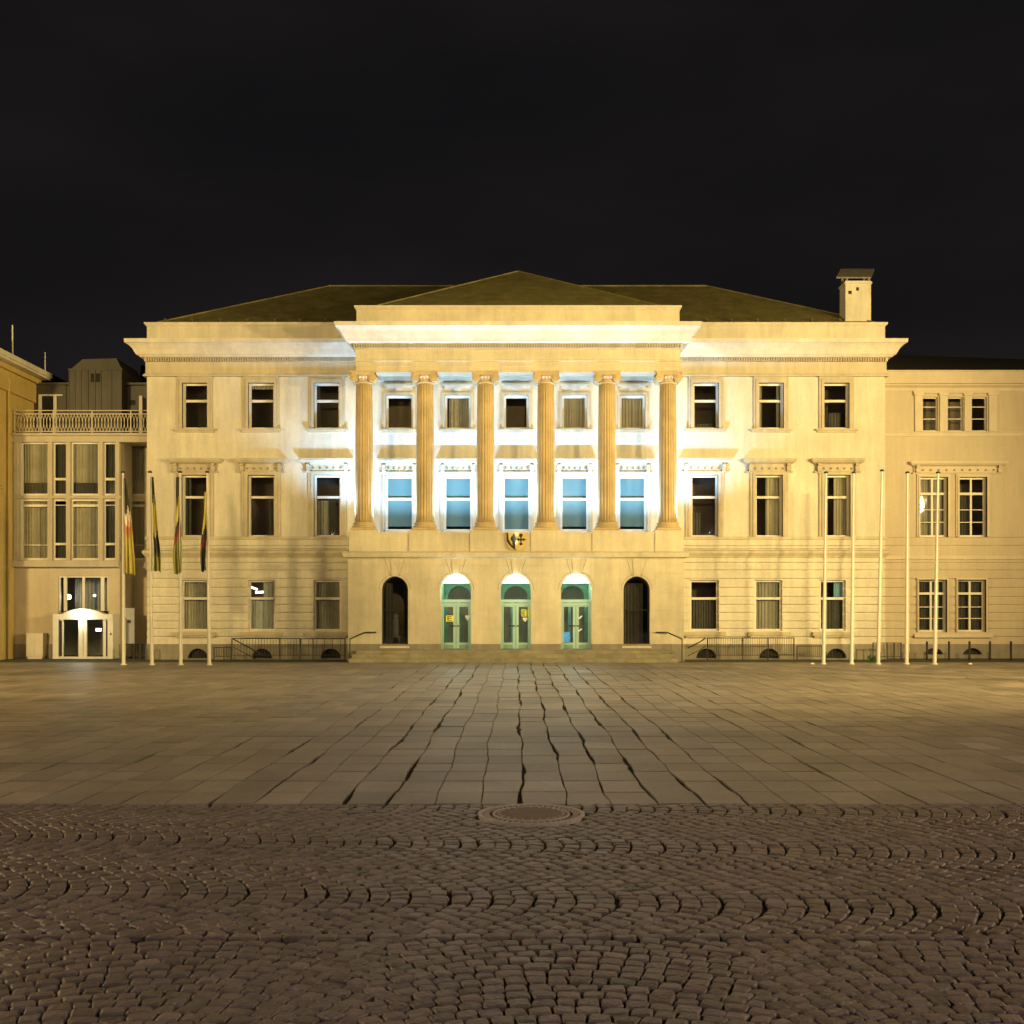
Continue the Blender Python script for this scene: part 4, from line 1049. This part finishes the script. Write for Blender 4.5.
# ================================================================== LIGHTS
def light(kind,name,loc,energy,col,target=None,size=.5,spot=None,blend=.5,sy=None):
    l=bpy.data.lights.new(name,kind); l.energy=energy; l.color=col
    if kind=='AREA': l.size=size; 
    else: l.shadow_soft_size=size
    if kind=='AREA' and sy: l.shape='RECTANGLE'; l.size_y=sy
    if spot: l.spot_size=math.radians(spot); l.spot_blend=blend
    o=bpy.data.objects.new(name,l); C.objects.link(o); o.location=loc
    if target:
        from mathutils import Vector
        o.rotation_euler=(Vector(target)-Vector(loc)).to_track_quat('-Z','Y').to_euler()
    return o
WARM=(1,.738,.275)
for (X,Y,e,r) in ((27.8,-25.5,26000,.5),(34,-24,22000,.6),(21,-32,19000,.6)):  # first is the street lamp; the others are added to soften flagpole shadows
    light('SPOT','street_and_fill_light',(X,Y,9.6),e,WARM,(-5,-2,8),r,100,.9)
for (X,Y,e,r) in ((-26.6,-25.5,9000,.6),(-21,-32,5000,.6)):  # first is the left street lamp; the other is added, spreading its shadows
    light('SPOT','street_and_fill_light',(X,Y,9.6),e,WARM,(-4,-2,9),r,100,.8)
light('POINT','street_and_fill_light',(28.0,-25.5,9.7),9500,(1,.70,.32),None,.5)
light('POINT','street_and_fill_light',(-26.7,-25.5,9.7),11500,(1,.70,.28),None,.8)
light('SPOT','street_and_fill_light',(3.3,-62,13),4500,(1,.71,.27),(0,-2,8),.8,60,.8)  # unseen fill spot added behind the camera for the whole facade
light('SPOT','street_and_fill_light',(3.3,-61,13.4),40000,(1,.715,.28),(.3,-2,9.4),.8,18.5,.55)  # narrow spot added to brighten the portico front alone
for X,Y,e in ((17,-44,1500),(-16,-47,1250),(8,-61,1300)):
    light('SPOT','street_and_fill_light',(X,Y,8),e*3.0,(1,.78,.64),(X*.4,Y+6,0),.3,150,1)
COOL=(.33,.61,1.0)
for X in [(a+b_)/2 for a,b_ in zip(PXc[:-1],PXc[1:])]:
    light('SPOT','portico_uplight',(X,-1.72,ZB+.2),2700,COOL,(X,-.2,ZB+7),.06,104,1)
    light('SPOT','portico_uplight',(X,-1.74,ZB+.24),130,COOL,(X,0,ZB+2.2),.06,160,1)
    light('SPOT','ledge_uplight',(X,YP-.16,sz(552.6,YP)+.12),800,(.78,.88,1),(X,YP-1.5,14),.05,42,.6)
for q in (-1,1):
    light('SPOT','portico_uplight',(q*(XI+.12),-1.95,ZB+.75),2300,COOL,(q*8.6,0,12.3),.22,96,1)
for (X0,X1,zb,zt) in (ops_pl[1],ops_pl[2],ops_pl[3]):
    light('POINT','vestibule_light',((X0+X1)/2,YP+1.6,sz(583,YP)),60,(.8,1,.85),None,.12)
    light('POINT','door_light',((X0+X1)/2,YP-.05,sz(579,YP)),32,(.75,1,.88),None,.06)
light('POINT','entrance_light',(sx(82.5,yv0),yv0-.5,sz(613,yv0)),8,(.85,1,.9),None,.1)

# world
w=bpy.data.worlds.new('World'); S.world=w; w.use_nodes=True
N=w.node_tree.nodes; Lk=w.node_tree.links; bg=N['Background']
tc=N.new('ShaderNodeTexCoord'); mp=N.new('ShaderNodeMapping'); mp.inputs['Scale'].default_value=(1,1,3)
no=N.new('ShaderNodeTexNoise'); no.inputs['Scale'].default_value=1.8; no.inputs['Detail'].default_value=4
cr=N.new('ShaderNodeValToRGB'); cr.color_ramp.elements[0].color=(.0048,.0046,.0054,1); cr.color_ramp.elements[1].color=(.0125,.0108,.0108,1)
cr.color_ramp.elements[0].position=.3; cr.color_ramp.elements[1].position=.75
Lk.new(tc.outputs['Generated'],mp.inputs[0]); Lk.new(mp.outputs[0],no.inputs['Vector']); Lk.new(no.outputs['Fac'],cr.inputs[0]); Lk.new(cr.outputs[0],bg.inputs[0]); bg.inputs[1].default_value=1.0

# camera
cam=bpy.data.cameras.new('Camera'); co=bpy.data.objects.new('Camera',cam); C.objects.link(co); S.camera=co
co.location=(0,-DCAM,HC); co.rotation_euler=(PI/2,0,0); cam.sensor_width=36; cam.sensor_fit='HORIZONTAL'; cam.lens=F/1024*36
cam.shift_x=-4/1024; cam.shift_y=(608-512)/1024; cam.clip_end=2000
S.view_settings.view_transform='Standard'; S.view_settings.look='None'; S.view_settings.exposure=0; S.view_settings.gamma=1
S.render.resolution_x=1024; S.render.resolution_y=1024
